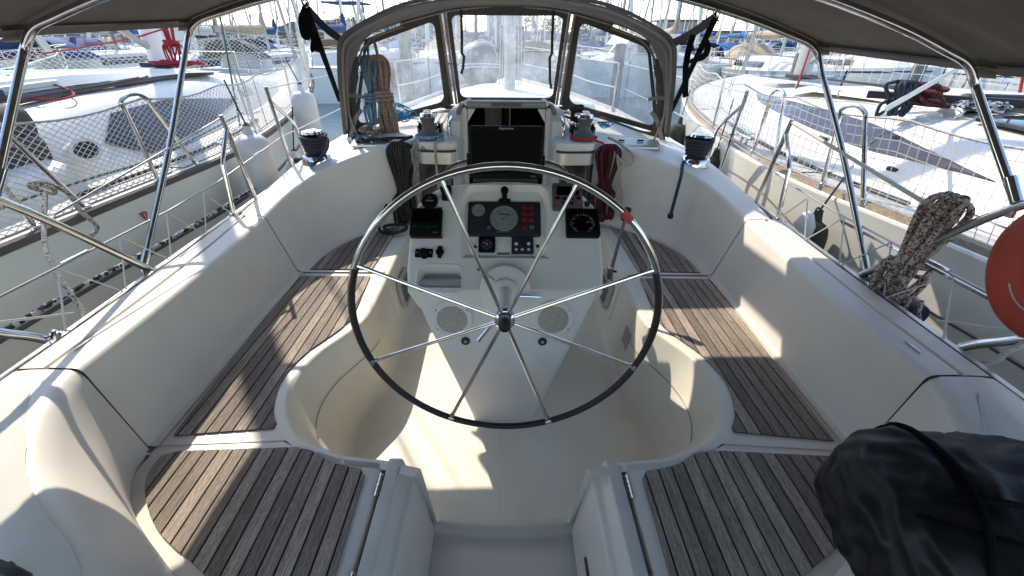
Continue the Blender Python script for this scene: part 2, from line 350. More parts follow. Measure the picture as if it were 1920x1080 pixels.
def text_mesh(body, size, fr, n, name, m, parent, align='CENTER'):
    c = bpy.data.curves.new(name, 'FONT'); c.body = body; c.size = size; c.align_x = align; c.align_y = 'CENTER'; c.extrude = .0004; c.resolution_u = 2
    o = bpy.data.objects.new(name, c); COL.objects.link(o)
    dg = bpy.context.evaluated_depsgraph_get(); me = bpy.data.meshes.new_from_object(o.evaluated_get(dg))
    bpy.data.objects.remove(o)
    mm = M(); 
    mm.add([fr(v.co.x, v.co.y, n+v.co.z) for v in me.vertices], [tuple(p.vertices) for p in me.polygons])
    bpy.data.meshes.remove(me)
    return part(mm, name, m, parent)
# ================================================================ OUR YACHT: hull, cockpit moulding, coachroof
yacht = thing('sailing_yacht', 'cream cockpit and deck of the yacht we stand on with weathered teak seats', 'sailboat', (0, 1.5, 0))
def mir(p, s): return V((p[0]*s, p[1], p[2]))
SEAT = .42
# coaming inner base (at seat), coaming inner top: x is outboard
C2 = [(1.325, 1.09), (1.33, 1.5), (1.345, 2.0), (1.345, 2.48)]
C3 = [(1.395, 1.09, .80), (1.40, 1.5, .80), (1.43, 2.04, .80), (1.462, 2.48, .81)]
x2 = lambda y: interp([(a[1], a[0]) for a in C2], y)
x3 = lambda y: interp([(a[1], a[0]) for a in C3], y)
z3 = lambda y: interp([(a[1], a[2]) for a in C3], y)
XO = [(-1.2, 1.50), (0, 1.585), (1.0, 1.635), (1.8, 1.665), (2.6, 1.70), (3.6, 1.74), (5, 1.74), (6.5, 1.56), (8, 1.12), (9.2, .6), (10.2, .06)]
xo = lambda y: interp(XO, y)
zs = lambda y: interp([(-1.2, .74), (1, .735), (3, .745), (6, .83), (10.2, 1.02)], y)
def mid_coaming(s, ya, yb):
    rings = []
    for i in range(9):
        y = lerp(ya, yb, i/8)
        a, b, t = x2(y), x3(y), z3(y); o = xo(y)
        P = [V((a-.035, y, SEAT+.006)), V((a, y, SEAT+.006)), V((b, y, t)), V((b+.105, y, t+.003)), V((b+.108, y, t-.012)), V((b+.122, y, t-.012)), V((b+.125, y, t+.001)), V((o-.03, y, t-.004)), V((o-.022, y, t-.07))]
        rings.append([mir(p, s) for p in fillet(P, [0, .05, .028, .002, .002, .002, .004, .012, 0], 5)])
    m = M(); m.loft(rings); return m
for s in (-1, 1):
    o = part(mid_coaming(s, 1.0935, 2.4765), 'coaming', MT['gel'], yacht)
    # dark gap behind the lid joints
    for yy in (1.091, 2.48):
        g = M(); a, b, t = x2(yy)+.012, x3(yy)+.012, z3(yy)-.012
        g.add([mir(V(p), s) for p in ((a-.05, yy-.02, SEAT-.004), (a-.05, yy+.02, SEAT-.004), (a, yy+.02, SEAT), (a, yy-.02, SEAT), (b, yy+.02, t), (b, yy-.02, t), (b+.23, yy+.02, t), (b+.23, yy-.02, t))], [(0, 1, 2, 3), (3, 2, 4, 5), (5, 4, 6, 7)])
        part(g, 'joint_gap', MT['groove'], yacht)
    h = M()
    for (u, v) in ([(155, 645), (560, 360)] if s < 0 else [(1712, 650), (1470, 447)])[:1]:
        p = pz(u, v, .806); h.box(p, (.008, .07, .006), r=.002)
    part(h, 'lid_hinge', MT['steel'], yacht)
# ---- forward coaming that curves in to the bulkhead and rises to the coachroof
FB = [(1.345, 2.4835, SEAT), (1.325, 2.75, SEAT), (1.225, 3.02, SEAT), (1.04, 3.22, SEAT), (.86, 3.36, SEAT), (.665, 3.42, SEAT)]
FT = [(1.462, 2.4835, .81), (1.425, 2.75, .865), (1.32, 3.03, .93), (1.09, 3.26, 1.0), (.83, 3.41, 1.045), (.665, 3.45, 1.075)]
FM = [(1.57, 2.4835, .812), (1.56, 2.86, .872), (1.49, 3.30, .938), (1.20, 3.62, 1.01), (.86, 3.72, 1.055), (.665, 3.76, 1.085)]
FO = [(1.63, 2.4835, .805), (1.645, 2.95, .86), (1.61, 3.55, .925), (1.47, 4.25, .985), (1.15, 4.75, 1.07), (.665, 4.95, 1.10)]
FD = [(1.645, 2.4835, .735), (1.69, 3.0, .745), (1.72, 3.75, .75), (1.65, 4.7, .78), (1.5, 5.4, .80), (1.3, 5.9, .81)]
for s in (-1, 1):
    K = 5; A = [cr(q, K) for q in (FB, FT, FM, FO, FD)]
    rings = []
    for i in range(len(A[0])):
        a, b, c, d, e = (q[i] for q in A)
        inn = (b-a); inn.z = 0
        nrm = V((-(A[0][min(i+1, len(A[0])-1)]-A[0][max(i-1, 0)]).y, (A[0][min(i+1, len(A[0])-1)]-A[0][max(i-1, 0)]).x, 0)).normalized()
        if nrm.dot(V((0, 2.4, 0))-a) < 0 and nrm.dot(V((0, 2.4, 0))-a) < 0: nrm = -nrm
        P = [a+nrm*.06+V((0, 0, .006)), a+V((0, 0, .006)), b, c, d, e]
        rings.append([mir(p, s) for p in fillet(P, [0, .07, .03, .05, .07, 0], 5)])
    m = M(); m.loft(rings); part(m, 'forward_coaming', MT['gel'], yacht)
# ---- seats: flat sheets with the rounded well edge, and the well wall down to the sole
C1 = [(.300, 1.02), (.44, 1.052), (.58, 1.068), (.69, 1.105), (.80, 1.165), (.885, 1.27), (.93, 1.40), (.935, 1.53), (.90, 1.66), (.83, 1.79), (.775, 1.90), (.752, 2.02), (.75, 2.2), (.755, 2.48), (.765, 3.0), (.765, 3.45)]
C0 = [(.27, 1.06), (.42, 1.12), (.53, 1.15), (.615, 1.20), (.685, 1.27), (.735, 1.36), (.76, 1.45), (.765, 1.55), (.755, 1.66), (.735, 1.76), (.70, 1.86), (.68, 1.98), (.68, 2.2), (.685, 2.48), (.70, 3.0), (.70, 3.45)]
E1 = cr([(x, y, SEAT) for x, y in C1], 5); E0 = cr([(x, y, .002) for x, y in C0], 5)
def nrm2(E, i):
    t = E[min(i+1, len(E)-1)]-E[max(i-1, 0)]; n = V((-t.y, t.x, 0)).normalized()
    return n if n.dot(V((0, 1.75, 0))-V((E[i].x, E[i].y, 0))) > 0 else -n
EB = []                                             # where the flat seat ends and the edge starts to round over
for i, p in enumerate(E1): EB.append(p-nrm2(E1, i)*.045)
for s in (-1, 1):
    rings = []
    for i, p in enumerate(E1):
        n = nrm2(E1, i); q = E0[i]
        P = [EB[i], p, q+V((0, 0, 0)), q+n*.06]
        pts = fillet([EB[i], p+V((0, 0, 0)), q, q+n*.07], [0, .055, .05, 0], 6)
        rings.append([mir(p_, s) for p_ in pts])
    m = M(); m.loft(rings); part(m, 'well_wall', MT['well'], yacht)
    # moulded crease lines on the wall
# panel line round the well and ledge mouldings
for s in (-1, 1):
    m = M(); path = []
    for i in range(24, 56): path.append(mir(lerp(E1[i], E0[i], .42)+nrm2(E1, i)*.004, s))
    m.tube(path, .0016, 5); part(m, 'wall_crease', MT['groove'], yacht)
    a = V((.742, 1.93, .30)); 
    m = M(); m.tube([mir(V((.742, 2.42, .36)), s), mir(V((.70, 2.40, .13)), s)], .007, 6); part(m, 'wall_moulding', MT['gel'], yacht)
SEC = {}
def seat_poly(ya, yb):
    """outline of a seat between two thwart joints, x outboard"""
    inner = [(p.x, p.y) for p in EB if p.y > ya and p.y < yb and p.x > .6]
    return inner
for s in (-1, 1):
    fr = Fr((0, 0, SEAT), (1, 0, 0), (0, 1, 0)) if s > 0 else Fr((0, 0, SEAT), (-1, 0, 0), (0, 1, 0))
    def flat(poly, z):
        m = M(); m.holed(poly, [], Fr((0, 0, z), (1, 0, 0), (0, 1, 0))); m.v = [(v[0]*s, v[1], v[2]) for v in m.v]
        return m
    inn = [(p.x, p.y) for p in EB]
    i0 = next(i for i, p in enumerate(inn) if p[1] > 1.122 and p[0] > .70)
    mid = inn[i0:]; mid = [p for p in mid if p[1] < 2.47]
    poly = mid+[(mid[-1][0], 2.474), (1.36, 2.474), (1.36, 2.0), (1.345, 1.5), (1.34, 1.0985)]
    part(flat(poly, SEAT), 'bench_seat', MT['gel'], yacht)
    fwd = [p for p in inn if p[1] > 2.5]
    poly = [(mid[-1][0], 2.488)]+fwd+[(fwd[-1][0], 3.44), (.70, 3.44), (.88, 3.40), (1.07, 3.25), (1.25, 3.04), (1.35, 2.75), (1.37, 2.488)]
    part(flat(poly, SEAT), 'bench_seat', MT['gel'], yacht)
    m = M(); m.add([mir(V(p), s) for p in ((.76, 1.09, SEAT-.003), (1.36, 1.06, SEAT-.003), (1.36, 1.13, SEAT-.003), (.86, 1.14, SEAT-.003))], [(0, 1, 2, 3)]); part(m, 'seat_joint', MT['gel'], yacht)
    # raised lip at the joint of the two seats
    m = M(); m.tube([mir(V(p), s) for p in ((.79, 2.497, SEAT+.001), (1.1, 2.497, SEAT+.002), (1.31, 2.497, SEAT+.002))], .011, 8, flat=.6)
    part(m, 'seat_joint_lip', MT['gel'], yacht)
# ---- weathered teak panels, every plank a raised strip over black caulk
def clip(poly, x, keep_less):
    out = []
    for i in range(len(poly)):
        a, b = poly[i-1], poly[i]
        ia = a[0] <= x if keep_less else a[0] >= x; ib = b[0] <= x if keep_less else b[0] >= x
        if ia != ib: t = (x-a[0])/(b[0]-a[0]); out.append((x, a[1]+(b[1]-a[1])*t))
        if ib: out.append(b)
    return out
def smooth2(pts, k=4): return [(p.x, p.y) for p in cr([(x, y, 0) for x, y in pts], k)]
def teak(poly, s, pw=.05, z=SEAT):
    fr = Fr((0, 0, z), (1, 0, 0), (0, 1, 0))
    if s < 0: poly = [(-x, y) for x, y in poly][::-1]
    base = M(); base.plate(poly, fr, .001, .0045); b = part(base, 'teak_panel', MT['caulk'], yacht)
    pl = M(); xs = [p[0] for p in poly]; x = math.floor(min(xs)/pw)*pw
    while x < max(xs):
        strip = clip(clip(poly, x+.0035, False), x+pw-.0035, True); ym = 1.52; pieces = [strip]
        if abs(x) < 1.0 and strip and min(p[1] for p in strip) < 1.3 and max(p[1] for p in strip) > 1.7:      # butt joint where the curved edge cuts the plank
            sw = [(p[1], p[0]) for p in poly]; lo = [(b, a) for a, b in clip(sw, ym-.001, True)]; hi = [(b, a) for a, b in clip(sw, ym+.001, False)]
            pieces = [clip(clip(q_, x+.0035, False), x+pw-.0035, True) for q_ in (lo, hi)]
        for c in pieces:
          if len(c) > 2:
            q = []
            for p in c:
                if not q or (V(p)-V(q[-1])).length > 1e-4: q.append(p)
            if len(q) > 2 and (V(q[0])-V(q[-1])).length < 1e-4: q.pop()
            if len(q) > 2 and max(p[1] for p in q)-min(p[1] for p in q) > .02: pl.plate(q, fr, .002, .0085)
        x += pw
    part(pl, 'teak_planks', MT['teak'], b, ang=20)
midT = [(1.265, 1.145), (.90, 1.185)]+smooth2([(.905, 1.215), (.945, 1.275), (.985, 1.40), (.99, 1.52), (.955, 1.66), (.90, 1.77), (.855, 1.87), (.835, 1.97), (.845, 2.15), (.865, 2.43)], 3)+[(1.305, 2.425), (1.30, 2.0), (1.28, 1.5)]
fwdT = [(1.285, 2.52), (.88, 2.53), (.86, 3.30), (.90, 3.27)]+smooth2([(.92, 3.25), (1.08, 3.10), (1.20, 2.88), (1.265, 2.68)], 4)
aftT = [(.465, .20), (.485, .975)]+smooth2([(.505, 1.003), (.62, 1.03), (.70, 1.075), (.775, 1.094)], 3)+[(1.2, 1.072)]+smooth2([(1.25, 1.05), (1.235, .96), (1.16, .86), (1.04, .76), (.86, .66), (.70, .55), (.60, .40), (.55, .20)], 4)
for s in (-1, 1):
    for p in (midT, fwdT, aftT): teak(p, s)
# ---- aft seat lids
aftL = [(.432, .10), (.432, 1.03)]+smooth2([(.445, 1.046), (.58, 1.066), (.665, 1.10), (.76, 1.118)], 4)+[(1.24, 1.094)]+smooth2([(1.30, 1.075), (1.295, .97), (1.22, .86), (1.08, .74), (.90, .62), (.78, .48), (.72, .30), (.70, .10)], 4)
for s in (-1, 1):
    pl = aftL if s > 0 else [(-x, y) for x, y in aftL][::-1]
    m = M(); m.plate(pl, Fr((0, 0, SEAT-.05), (1, 0, 0), (0, 1, 0)), 0, .05, bev=.012); l = part(m, 'locker_lid', MT['gel'], yacht)
    for yy in (.945, .62):
        h = M()
        for j in range(5): h.tube([(s*.428, yy-.045+.018*j, SEAT+.001), (s*.428, yy-.029+.018*j, SEAT+.001)], .0065, 8)
        part(h, 'lid_hinge', MT['steel'], l)
    # stepped side of the walk-through
    P = [V((s*.424, 0, .36)), V((s*.420, 0, SEAT+.002)), V((s*.368, 0, SEAT+.002)), V((s*.355, 0, .355)), V((s*.325, 0, .345)), V((s*.285, 0, -.02))]
    pr = fillet(P, [0, .014, .014, .012, .016, 0], 4)
    m = M(); m.loft([[p+V((0, y, 0)) for p in pr] for y in (-.2, .3, .7, 1.02, 1.052)])
    m.add([p+V((0, 1.052, 0)) for p in pr]+[V((s*.424, 1.052, -.02))], [tuple(range(len(pr)+1))])
    part(m, 'walkway_side', MT['gel'], yacht)
    m = M(); m.box((s*.394, .62, SEAT+.0035), (.040, .82, .003), r=.001); part(m, 'grip_strip', MT['grip'], yacht)
# small grab slot on the starboard walkway side
m = M(); f = Fr((.295, .82, .12), (0, 1, 0), (-.11, 0, 1)); m.plate(rrect(-.05, -.014, .05, .014, .013), f, -.001, .004); part(m, 'latch_plate', MT['grayp'], yacht)
# ---- sole and the lower walkway
m = M(); m.add([(-.95, 1.0, 0), (.95, 1.0, 0), (.95, 3.7, 0), (-.95, 3.7, 0)], [(0, 1, 2, 3)])
m.v = []; m.f = []
NX = 24
r = []
for j in range(2):
    r.append([V((lerp(-.9, .9, i/NX), (1.078+.022*(lerp(-.9, .9, i/NX)/.3)**2 if abs(lerp(-.9, .9, i/NX)) < .3 else 1.10) if j == 0 else 3.7, 0)) for i in range(NX+1)])
m.loft(r); part(m, 'cockpit_sole', MT['sole'], yacht)
m = M(); rr = []
for i in range(13):
    x = lerp(-.3, .3, i/12); y = 1.078+.022*(x/.3)**2
    rr.append(fillet([V((x, y, 0)), V((x, y-.022, 0)), V((x, y-.026, -.06)), V((x, .0, -.065))], [0, .02, .025, 0], 4))
m.loft(rr); part(m, 'walkway_floor', MT['gel'], yacht)
m = M(); m.tube([(-.015, 1.1, .0005), (-.015, 1.6, .0005)], .003, 5, flat=.4); m.tube([(.01, 1.1, .0005), (.01, 1.6, .0005)], .002, 5, flat=.4); part(m, 'moulding_seam', MT['gel'], yacht)
# ---- aft quarter mouldings: inner wall, ridge and outer deck round each aft seat
QB = [(1.318, 1.0875, SEAT-.012), (1.297, .98, SEAT-.012), (1.217, .865, SEAT-.012), (1.08, .747, SEAT-.012), (.90, .628, SEAT-.012), (.783, .485, SEAT-.012), (.722, .30, SEAT-.012), (.702, .05, SEAT-.012)]
QT = [(1.395, 1.0875, .80), (1.372, 1.0, .80), (1.315, .875, .79), (1.225, .755, .78), (1.08, .645, .765), (.93, .555, .73), (.83, .40, .70), (.80, .05, .68)]
QO = [(1.56, 1.0875, .80), (1.55, .98, .80), (1.50, .83, .795), (1.42, .68, .785), (1.27, .53, .77), (1.10, .40, .745), (1.0, .25, .72), (.96, .0, .70)]
QE = [(1.635, 1.0875, .785), (1.625, .95, .785), (1.60, .75, .78), (1.57, .5, .775), (1.53, .25, .765), (1.47, .05, .755), (1.40, -.15, .745), (1.3, -.4, .74)]
for s in (-1, 1):
    A = [cr(q, 5) for q in (QB, QT, QO, QE)]; rings = []
    for i in range(len(A[0])):
        a, b, c, d = (q[i] for q in A); k = i/(len(A[0])-1)
        md = lerp(a, b, .55)+(b-a).cross(V((0, 0, 1))).normalized()*0
        bulge = V((a.x, a.y, 0))*0
        # the inner face flares out and gets flatter towards the stern
        md = lerp(a, b, .5); inward = (V((.9, 1.0, 0))-V((md.x, md.y, 0))).normalized(); md = md+inward*(.055*math.sin(PI*min(1, k*1.4)))
        P = [a+inward*.0, md, b, c, d, d+V((0, 0, -.06))]
        rings.append([mir(p, s) for p in fillet(P, [0, .10, .05+.05*k, .10, .02, 0], 6)])
    m = M(); m.loft(rings)
    e = rings[0]; part(m, 'aft_quarter', MT['gel'], yacht)
    # nonslip band moulded on the quarter
    n_ = M(); rr = []
    for i in range(4, len(rings)-9):
        k = min(1, (i-4)/9); row = rings[i][12:19]; row = [lerp(row[0], row[-1], 0)]+row[1:] if False else row
        w = [lerp(lerp(row[2], row[4], .5), p, k**.7) for p in row]
        rr.append([p+((p-V((0, .6, -2.5))).normalized())*.0045 for p in w])
    n_.loft(rr); part(n_, 'grip_strip', MT['grip'], yacht)
# ---- hull sides, side decks, transom
ys = [-1.2, -.5, 0, .5, 1, 1.5, 2, 2.5, 3, 3.6, 4.3, 5, 5.8, 6.5, 7.2, 8, 8.6, 9.2, 9.7, 10.2]
m = M(); rings = []
for y in ys:
    x, z = xo(y), zs(y); w = .75 if y < 8 else .6
    half = [V((x, y, z)), V((x*1.005, y, z-.25)), V((x*.97, y, z-.7)), V((x*.86, y, -.62)), V((x*.5, y, -.95))]
    rings.append([mir(p, -1) for p in half]+[p for p in half[::-1]])
m.loft(rings); m.face(rings[0]); part(m, 'hull', MT['hullw'], yacht)
for s in (-1, 1):
    m = M(); rings = []
    for y in ys:
        x = xo(y); inn = x-.10 if y < 4.9 else max(0, x-.75)
        rings.append([V((s*inn, y, zs(y)-.004)), V((s*x, y, zs(y)-.004))])
    m.loft(rings); part(m, 'side_deck', MT['grip'], yacht)
    # perforated aluminium toe rail
    t = M(); rings = []
    for y in [y/4 for y in range(3, 40)]:
        x, z = xo(y)-.012, zs(y)
        rings.append([V((s*(x-.022), y, z-.002)), V((s*(x-.022), y, z+.006)), V((s*(x-.003), y, z+.008)), V((s*(x-.003), y, z+.052)), V((s*(x-.008), y, z+.056)), V((s*(x+.014), y, z+.056)), V((s*(x+.014), y, z-.03))])
    t.loft(rings); tr = part(t, 'toe_rail', MT['alu'], yacht, ang=25)
    hl = M()
    y = .9
    while y < 4.2:
        f = Fr((s*(xo(y)-.012-.0035), y, zs(y)+.030), (0, 1, 0), (0, 0, 1)); 
        q = circ(0, 0, .014, 14, .012); hl.plate(q, f, -.0008, .0008); y += .155
    part(hl, 'drain_hole', MT['caulk'], tr)
# ---- coachroof: the deck between the coamings forward of the cockpit
m = M(); rings = []
for y, hw, ze, zc in ((4.70, .68, 1.10, 1.13), (4.95, .68, 1.10, 1.14), (5.6, 1.05, 1.08, 1.14), (6.5, .95, 1.06, 1.14), (7.4, .75, 1.06, 1.16), (8.0, .5, 1.0, 1.05)):
    P = [V((-hw-.12, y, .8)), V((-hw, y, ze)), V((-hw*.5, y, lerp(ze, zc, .8))), V((0, y, zc)), V((hw*.5, y, lerp(ze, zc, .8))), V((hw, y, ze)), V((hw+.12, y, .8))]
    rings.append(fillet(P, .05, 3))
m.loft(rings)
part(m, 'coachroof', MT['white'], yacht)
for s in (-1, 1): m = M(); m.box((s*.515, 4.26, 1.04), (.33, .94, .10), Matrix.Rotation(R_(.6), 3, 'X'), r=.01); part(m, 'side_deck', MT['white'], yacht)
m = M(); m.add([(-1.5, 5.2, .815), (1.5, 5.2, .815), (1.1, 8, .88), (.5, 9.4, .95), (0, 10.2, 1.0), (-.5, 9.4, .95), (-1.1, 8, .88)], [(0, 1, 2, 3, 4, 5, 6)]); part(m, 'foredeck', MT['grip'], yacht)
# ---- bulkhead boxes beside the companionway, each with a curved tinted window in a bright frame
for s in (-1, 1):
    def outl(r): return [(.665, 3.44), (.665, 3.36)]+[(.60+.065*math.cos(R_(a)), 3.345+.075*math.sin(R_(a))) for a in (0, -22, -45, -68, -90)]+[(.44, 3.262), (.40, 3.275), (.372, 3.31), (.36, 3.36), (.36, 3.80), (.665, 3.80)]
    ol = [(x*s, y) for x, y in outl(0)]
    m = M(); m.plate(ol, Fr((0, 0, 0), (1, 0, 0), (0, 1, 0)), .0, 1.088, bev=.014); bx = part(m, 'bulkhead_box', MT['white'], yacht)
    # curved bright panel
    arc = [(.652, 3.42), (.652, 3.36)]+[(.595+.064*math.cos(R_(a)), 3.34+.078*math.sin(R_(a))) for a in (0, -30, -60, -90)]+[(.45, 3.253), (.405, 3.262), (.378, 3.285)]
    P = cr([(x*s, y, 0) for x, y in arc], 3)
    def band(i0, i1, z0, z1, off, name, mm, par):
        k = M(); rr = []
        for i in range(i0, i1):
            t = P[min(i+1, len(P)-1)]-P[max(i-1, 0)]; n = V((t.y, -t.x, 0)).normalized(); n = n if n.y < 0 or (abs(n.y) < .3 and n.x*s > 0) else -n
            rr.append([P[i]+n*off+V((0, 0, z0)), P[i]+n*off+V((0, 0, z1)), P[i]+n*(off-.012)+V((0, 0, z1)), P[i]+n*(off-.012)+V((0, 0, z0))])
        k.loft(rr, True, True); return part(k, name, mm, par)
    n = len(P)
    w = band(5, n, .42, 1.02, .008, 'window', MT['alu'], bx)
    band(9, n-3, .60, .935, .0115, 'pane', MT['glassd'], w)
    band(4, n, 1.02, 1.035, .011, 'seal', MT['rub'], w)
    # grab handle on the box
    gh = M(); c = V((.43*s, 3.42, 1.085))
    gh.tube(cr([c, c+V((0, 0, .06)), c+V((0, .015, .10)), c+V((0, .12, .125)), c+V((0, .22, .12)), c+V((0, .24, .0))], 5), .012, 10); part(gh, 'grab_handle', MT['chrome'], yacht)
# ---- companionway: surround, sliding hatch, dark inside
m = M()
for s in (-1, 1):
    m.box((s*.338, 3.70, .73), (.045, .10, 1.07), r=.012); m.box((s*.35, 3.86, .62), (.02, .3, 1.1))
m.box((0, 3.70, .16), (.66, .10, .34), r=.012)
cw = part(m, 'companionway', MT['white'], yacht)
m = M()
for s in (-1, 1): m = M(); m.add([(s*.312, 3.70, 1.262), (s*.312, 3.70, 1.16), (s*.25, 3.70, 1.262), (s*.312, 3.75, 1.262), (s*.312, 3.75, 1.16), (s*.25, 3.75, 1.262)], [(0, 1, 2), (3, 5, 4), (1, 2, 5, 4), (0, 3, 4, 1), (0, 2, 5, 3)]); part(m, 'corner_piece', MT['white'], cw)
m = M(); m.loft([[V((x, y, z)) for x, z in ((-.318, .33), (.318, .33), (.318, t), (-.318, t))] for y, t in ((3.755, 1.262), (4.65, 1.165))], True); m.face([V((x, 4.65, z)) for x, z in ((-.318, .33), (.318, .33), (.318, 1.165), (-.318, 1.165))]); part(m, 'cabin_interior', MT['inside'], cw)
m = M(); m.box((-.125, 4.4, 1.02), (.16, .02, .46)); m.tube([(-.16, 4.385, 1.0), (-.17, 4.385, .85)], .006, 5); part(m, 'cabin_panel', MT['cab'], cw)
m = M(); m.tube([(.0, 4.2, .6), (.0, 4.2, 1.26)], .02, 8); m.tube([(.03, 4.22, .6), (.03, 4.22, 1.2)], .008, 6); part(m, 'cabin_post', MT['steel'], cw)
m = M(); m.box((0, 4.20, 1.248), (.68, .98, .05), Matrix.Rotation(R_(-6.5), 3, 'X'), r=.02); hh = part(m, 'sliding_hatch', MT['white'], yacht); m = M(); m.box((0, 3.695, 1.295), (.63, .035, .05), r=.014); part(m, 'hatch_lip', MT['lip'], hh)
m = M(); m.box((0, 3.672, 1.298), (.24, .035, .022), r=.01); part(m, 'hatch_handle', MT['teakd'], hh)
for s in (-1, 1):                                       # garage sides with the teak grab rails
    m = M(); rr = []
    for y, z, w in ((3.50, 1.10, .075), (3.53, 1.20, .075), (3.62, 1.238, .075), (3.9, 1.245, .075), (4.85, 1.185, .075)):
        rr.append([V((s*.355, y, 1.05)), V((s*.358, y, z)), V((s*(.358+w*1.3), y, z)), V((s*(.365+w*1.5), y, 1.05))])
    m.loft(rr, False); m.face(rr[0]); gs = part(m, 'hatch_runner', MT['white'], yacht)
    m = M(); m.loft([[V((s*.375+a, y, z+b)) for a, b in ((-.016, 0), (.016, 0), (.016, .03), (-.016, .03))] for y, z in ((3.60, 1.236), (3.66, 1.24), (3.9, 1.246), (4.8, 1.19))], True, True); part(m, 'teak_rail', MT['teak2'], gs)
# ---- deck hatches beside the coamings
for s, (u, v) in ((-1, (712, 264)), (1, (1182, 263))):
    c = pz(u, v, 1.03); c = V((s*(abs(c.x)), 3.60, 0))
    f = Fr((s*1.02, 3.57, 1.022), (1, -.14*s, .0), (.14*s, 1, .06))
    m = M(); m.plate(rrect(-.20, -.12, .20, .12, .04), f, 0, .018, bev=.006); dh = part(m, 'deck_hatch', MT['alu'], yacht)
    m = M(); m.plate(rrect(-.165, -.088, .165, .088, .03), f, .0185, .021); part(m, 'hatch_pane', MT['glassd'] if s < 0 else MT['acr'], dh)
    m = M(); m.box(f(.05, .02, .03), (.05, .015, .012), r=.004); m.box(f(-.10, .0, .03), (.05, .015, .012), r=.004); part(m, 'hatch_latch', MT['blk'], dh)
# ---- rope clutch banks
for s in (-1, 1):
    m = M(); m2 = M()
    for k in range(4):
        c = V((s*(.54+.052*k), 3.70, 1.115)); m.box(c, (.034, .16, .06), r=.008); m2.box(c+V((0, -.045, .045)), (.026, .09, .018), Matrix.Rotation(R_(-18), 3, 'X'), r=.006)
    cb = part(m, 'rope_clutch', MT['blk'], yacht); part(m2, 'clutch_lever', MT['chrome'], cb)
# ---- small opening ports in the well walls
for s, (u, v) in ((-1, (742, 505)), (1, (1137, 520))):
    f = Fr((s*.716, 2.62, .245), (0, s, 0), (-.14*s*-1, 0, 1)) if False else Fr((s*.706, 2.66, .22), (0, -s, 0), (s*.15, 0, 1))
    m = M(); m.ring2(rrect(-.15, -.10, .15, .10, .05), rrect(-.122, -.072, .122, .072, .035), f, -.01, .012); w = part(m, 'port_window', MT['alu'], yacht)
    m = M(); m.plate(rrect(-.124, -.074, .124, .074, .035), f, -.002, .006); part(m, 'pane', MT['glassd'], w)
m = M(); f = Fr((.716, 2.06, .22), (0, -1, 0), (.09, 0, 1)); m.plate(rrect(-.05, -.065, .05, .065, .006), f, .0, .004); part(m, 'vent_plate', MT['acr'], yacht)
# ---- engine throttle lever on the starboard well wall
m = M(); b = V((.585, 2.12, .64)); m.tube([b, b+V((.055, .08, .26))], [.011, .009], 8); m.box(b+V((-.005, 0, -.01)), (.03, .05, .07), r=.008)
th = part(m, 'throttle_lever', MT['grayp'], yacht); m = M(); m.box(b+V((.06, .088, .30)), (.04, .035, .08), Matrix.Rotation(R_(12), 3, 'Y'), r=.014); m.tube([b+V((.01, 0, 0)), b+V((.03, -.01, 0))], .006, 8); part(m, 'knob', MT['blk'], th)
# ---- mast, spreaders and boom of our own yacht
m = M(); m.loft([[V((.04+.075*math.cos(2*PI*k/16), 6.6+.11*math.sin(2*PI*k/16), z)) for k in range(16)] for z in (1.1, 15)], True, True); mast = part(m, 'mast', MT['mastalu'], yacht)
m = M(); m.tube([(.04, 6.5, 2.75), (.04, 2.0, 2.85)], .09, 12); part(m, 'boom', MT['mastalu'], mast)
m = M()
for x in (-.1, -.06, .0, .10, .16, .2): m.tube([(x, 6.45, 1.2), (x*.3+.03, 6.48, 5)], .006, 5)
part(m, 'halyards', MT['r_white'], mast)
# ================================================================ STEERING PEDESTAL
ped = thing('steering_pedestal', 'cream helm console with engine panel and instruments behind the wheel', 'helm console', (0, 1.9, 0))
F_ = Fr((0, 1.68, .762), (1, 0, 0), (0, .42, .385))
raw = [(763, 549), (762, 500), (768, 440), (774, 402), (783, 382), (800, 365), (820, 354), (846, 346), (890, 341), (925, 338.5)]
L_ = [F_.hit(u, v) for u, v in raw]
outer = [(x, y) for x, y in L_]+[(-x, y) for x, y in L_[::-1]]; outer[0] = (outer[0][0], 0); outer[-1] = (-outer[0][0], 0)
def inset(poly, d):
    k = len(poly); out = []
    ar = sum(poly[i][0]*poly[(i+1) % k][1]-poly[(i+1) % k][0]*poly[i][1] for i in range(k)); sg = 1 if ar > 0 else -1
    for i in range(k):
        a, b, c = V(poly[i-1]), V(poly[i]), V(poly[(i+1) % k]); n = (V((-(b-a).y, (b-a).x)).normalized()+V((-(c-b).y, (c-b).x)).normalized())*sg
        l = n.length; n = n/l if l > 1e-6 else n
        out.append((b.x+n.x*d/max(.5, l/2), b.y+n.y*d/max(.5, l/2)))
    return out
rec = [F_.hit(868, 480), F_.hit(866, 400), F_.hit(872, 362), F_.hit(884, 350), F_.hit(945, 347)]
rec = [(x, y) for x, y in rec]; rec = rec+[(-x, y) for x, y in rec[-2::-1]]
poc = rrect(*F_.hit(782, 546), *F_.hit(866, 499), .03, 4)
m = M(); fi = inset(outer, .016)
m.loft([[F_(x, y, -.30) for x, y in outer], [F_(x, y, -.018) for x, y in outer], [F_(x, y, -.006) for x, y in inset(outer, .004)], [F_(x, y, 0) for x, y in fi]], True)
m.holed(fi, [inset(rec, -.01), inset(poc, -.012)], F_, 0)
m.loft([[F_(x, y, 0) for x, y in inset(rec, -.01)], [F_(x, y, -.008) for x, y in rec], [F_(x, y, -.028) for x, y in inset(rec, .014)]], True); m.holed(inset(rec, .014), [], F_, -.028)
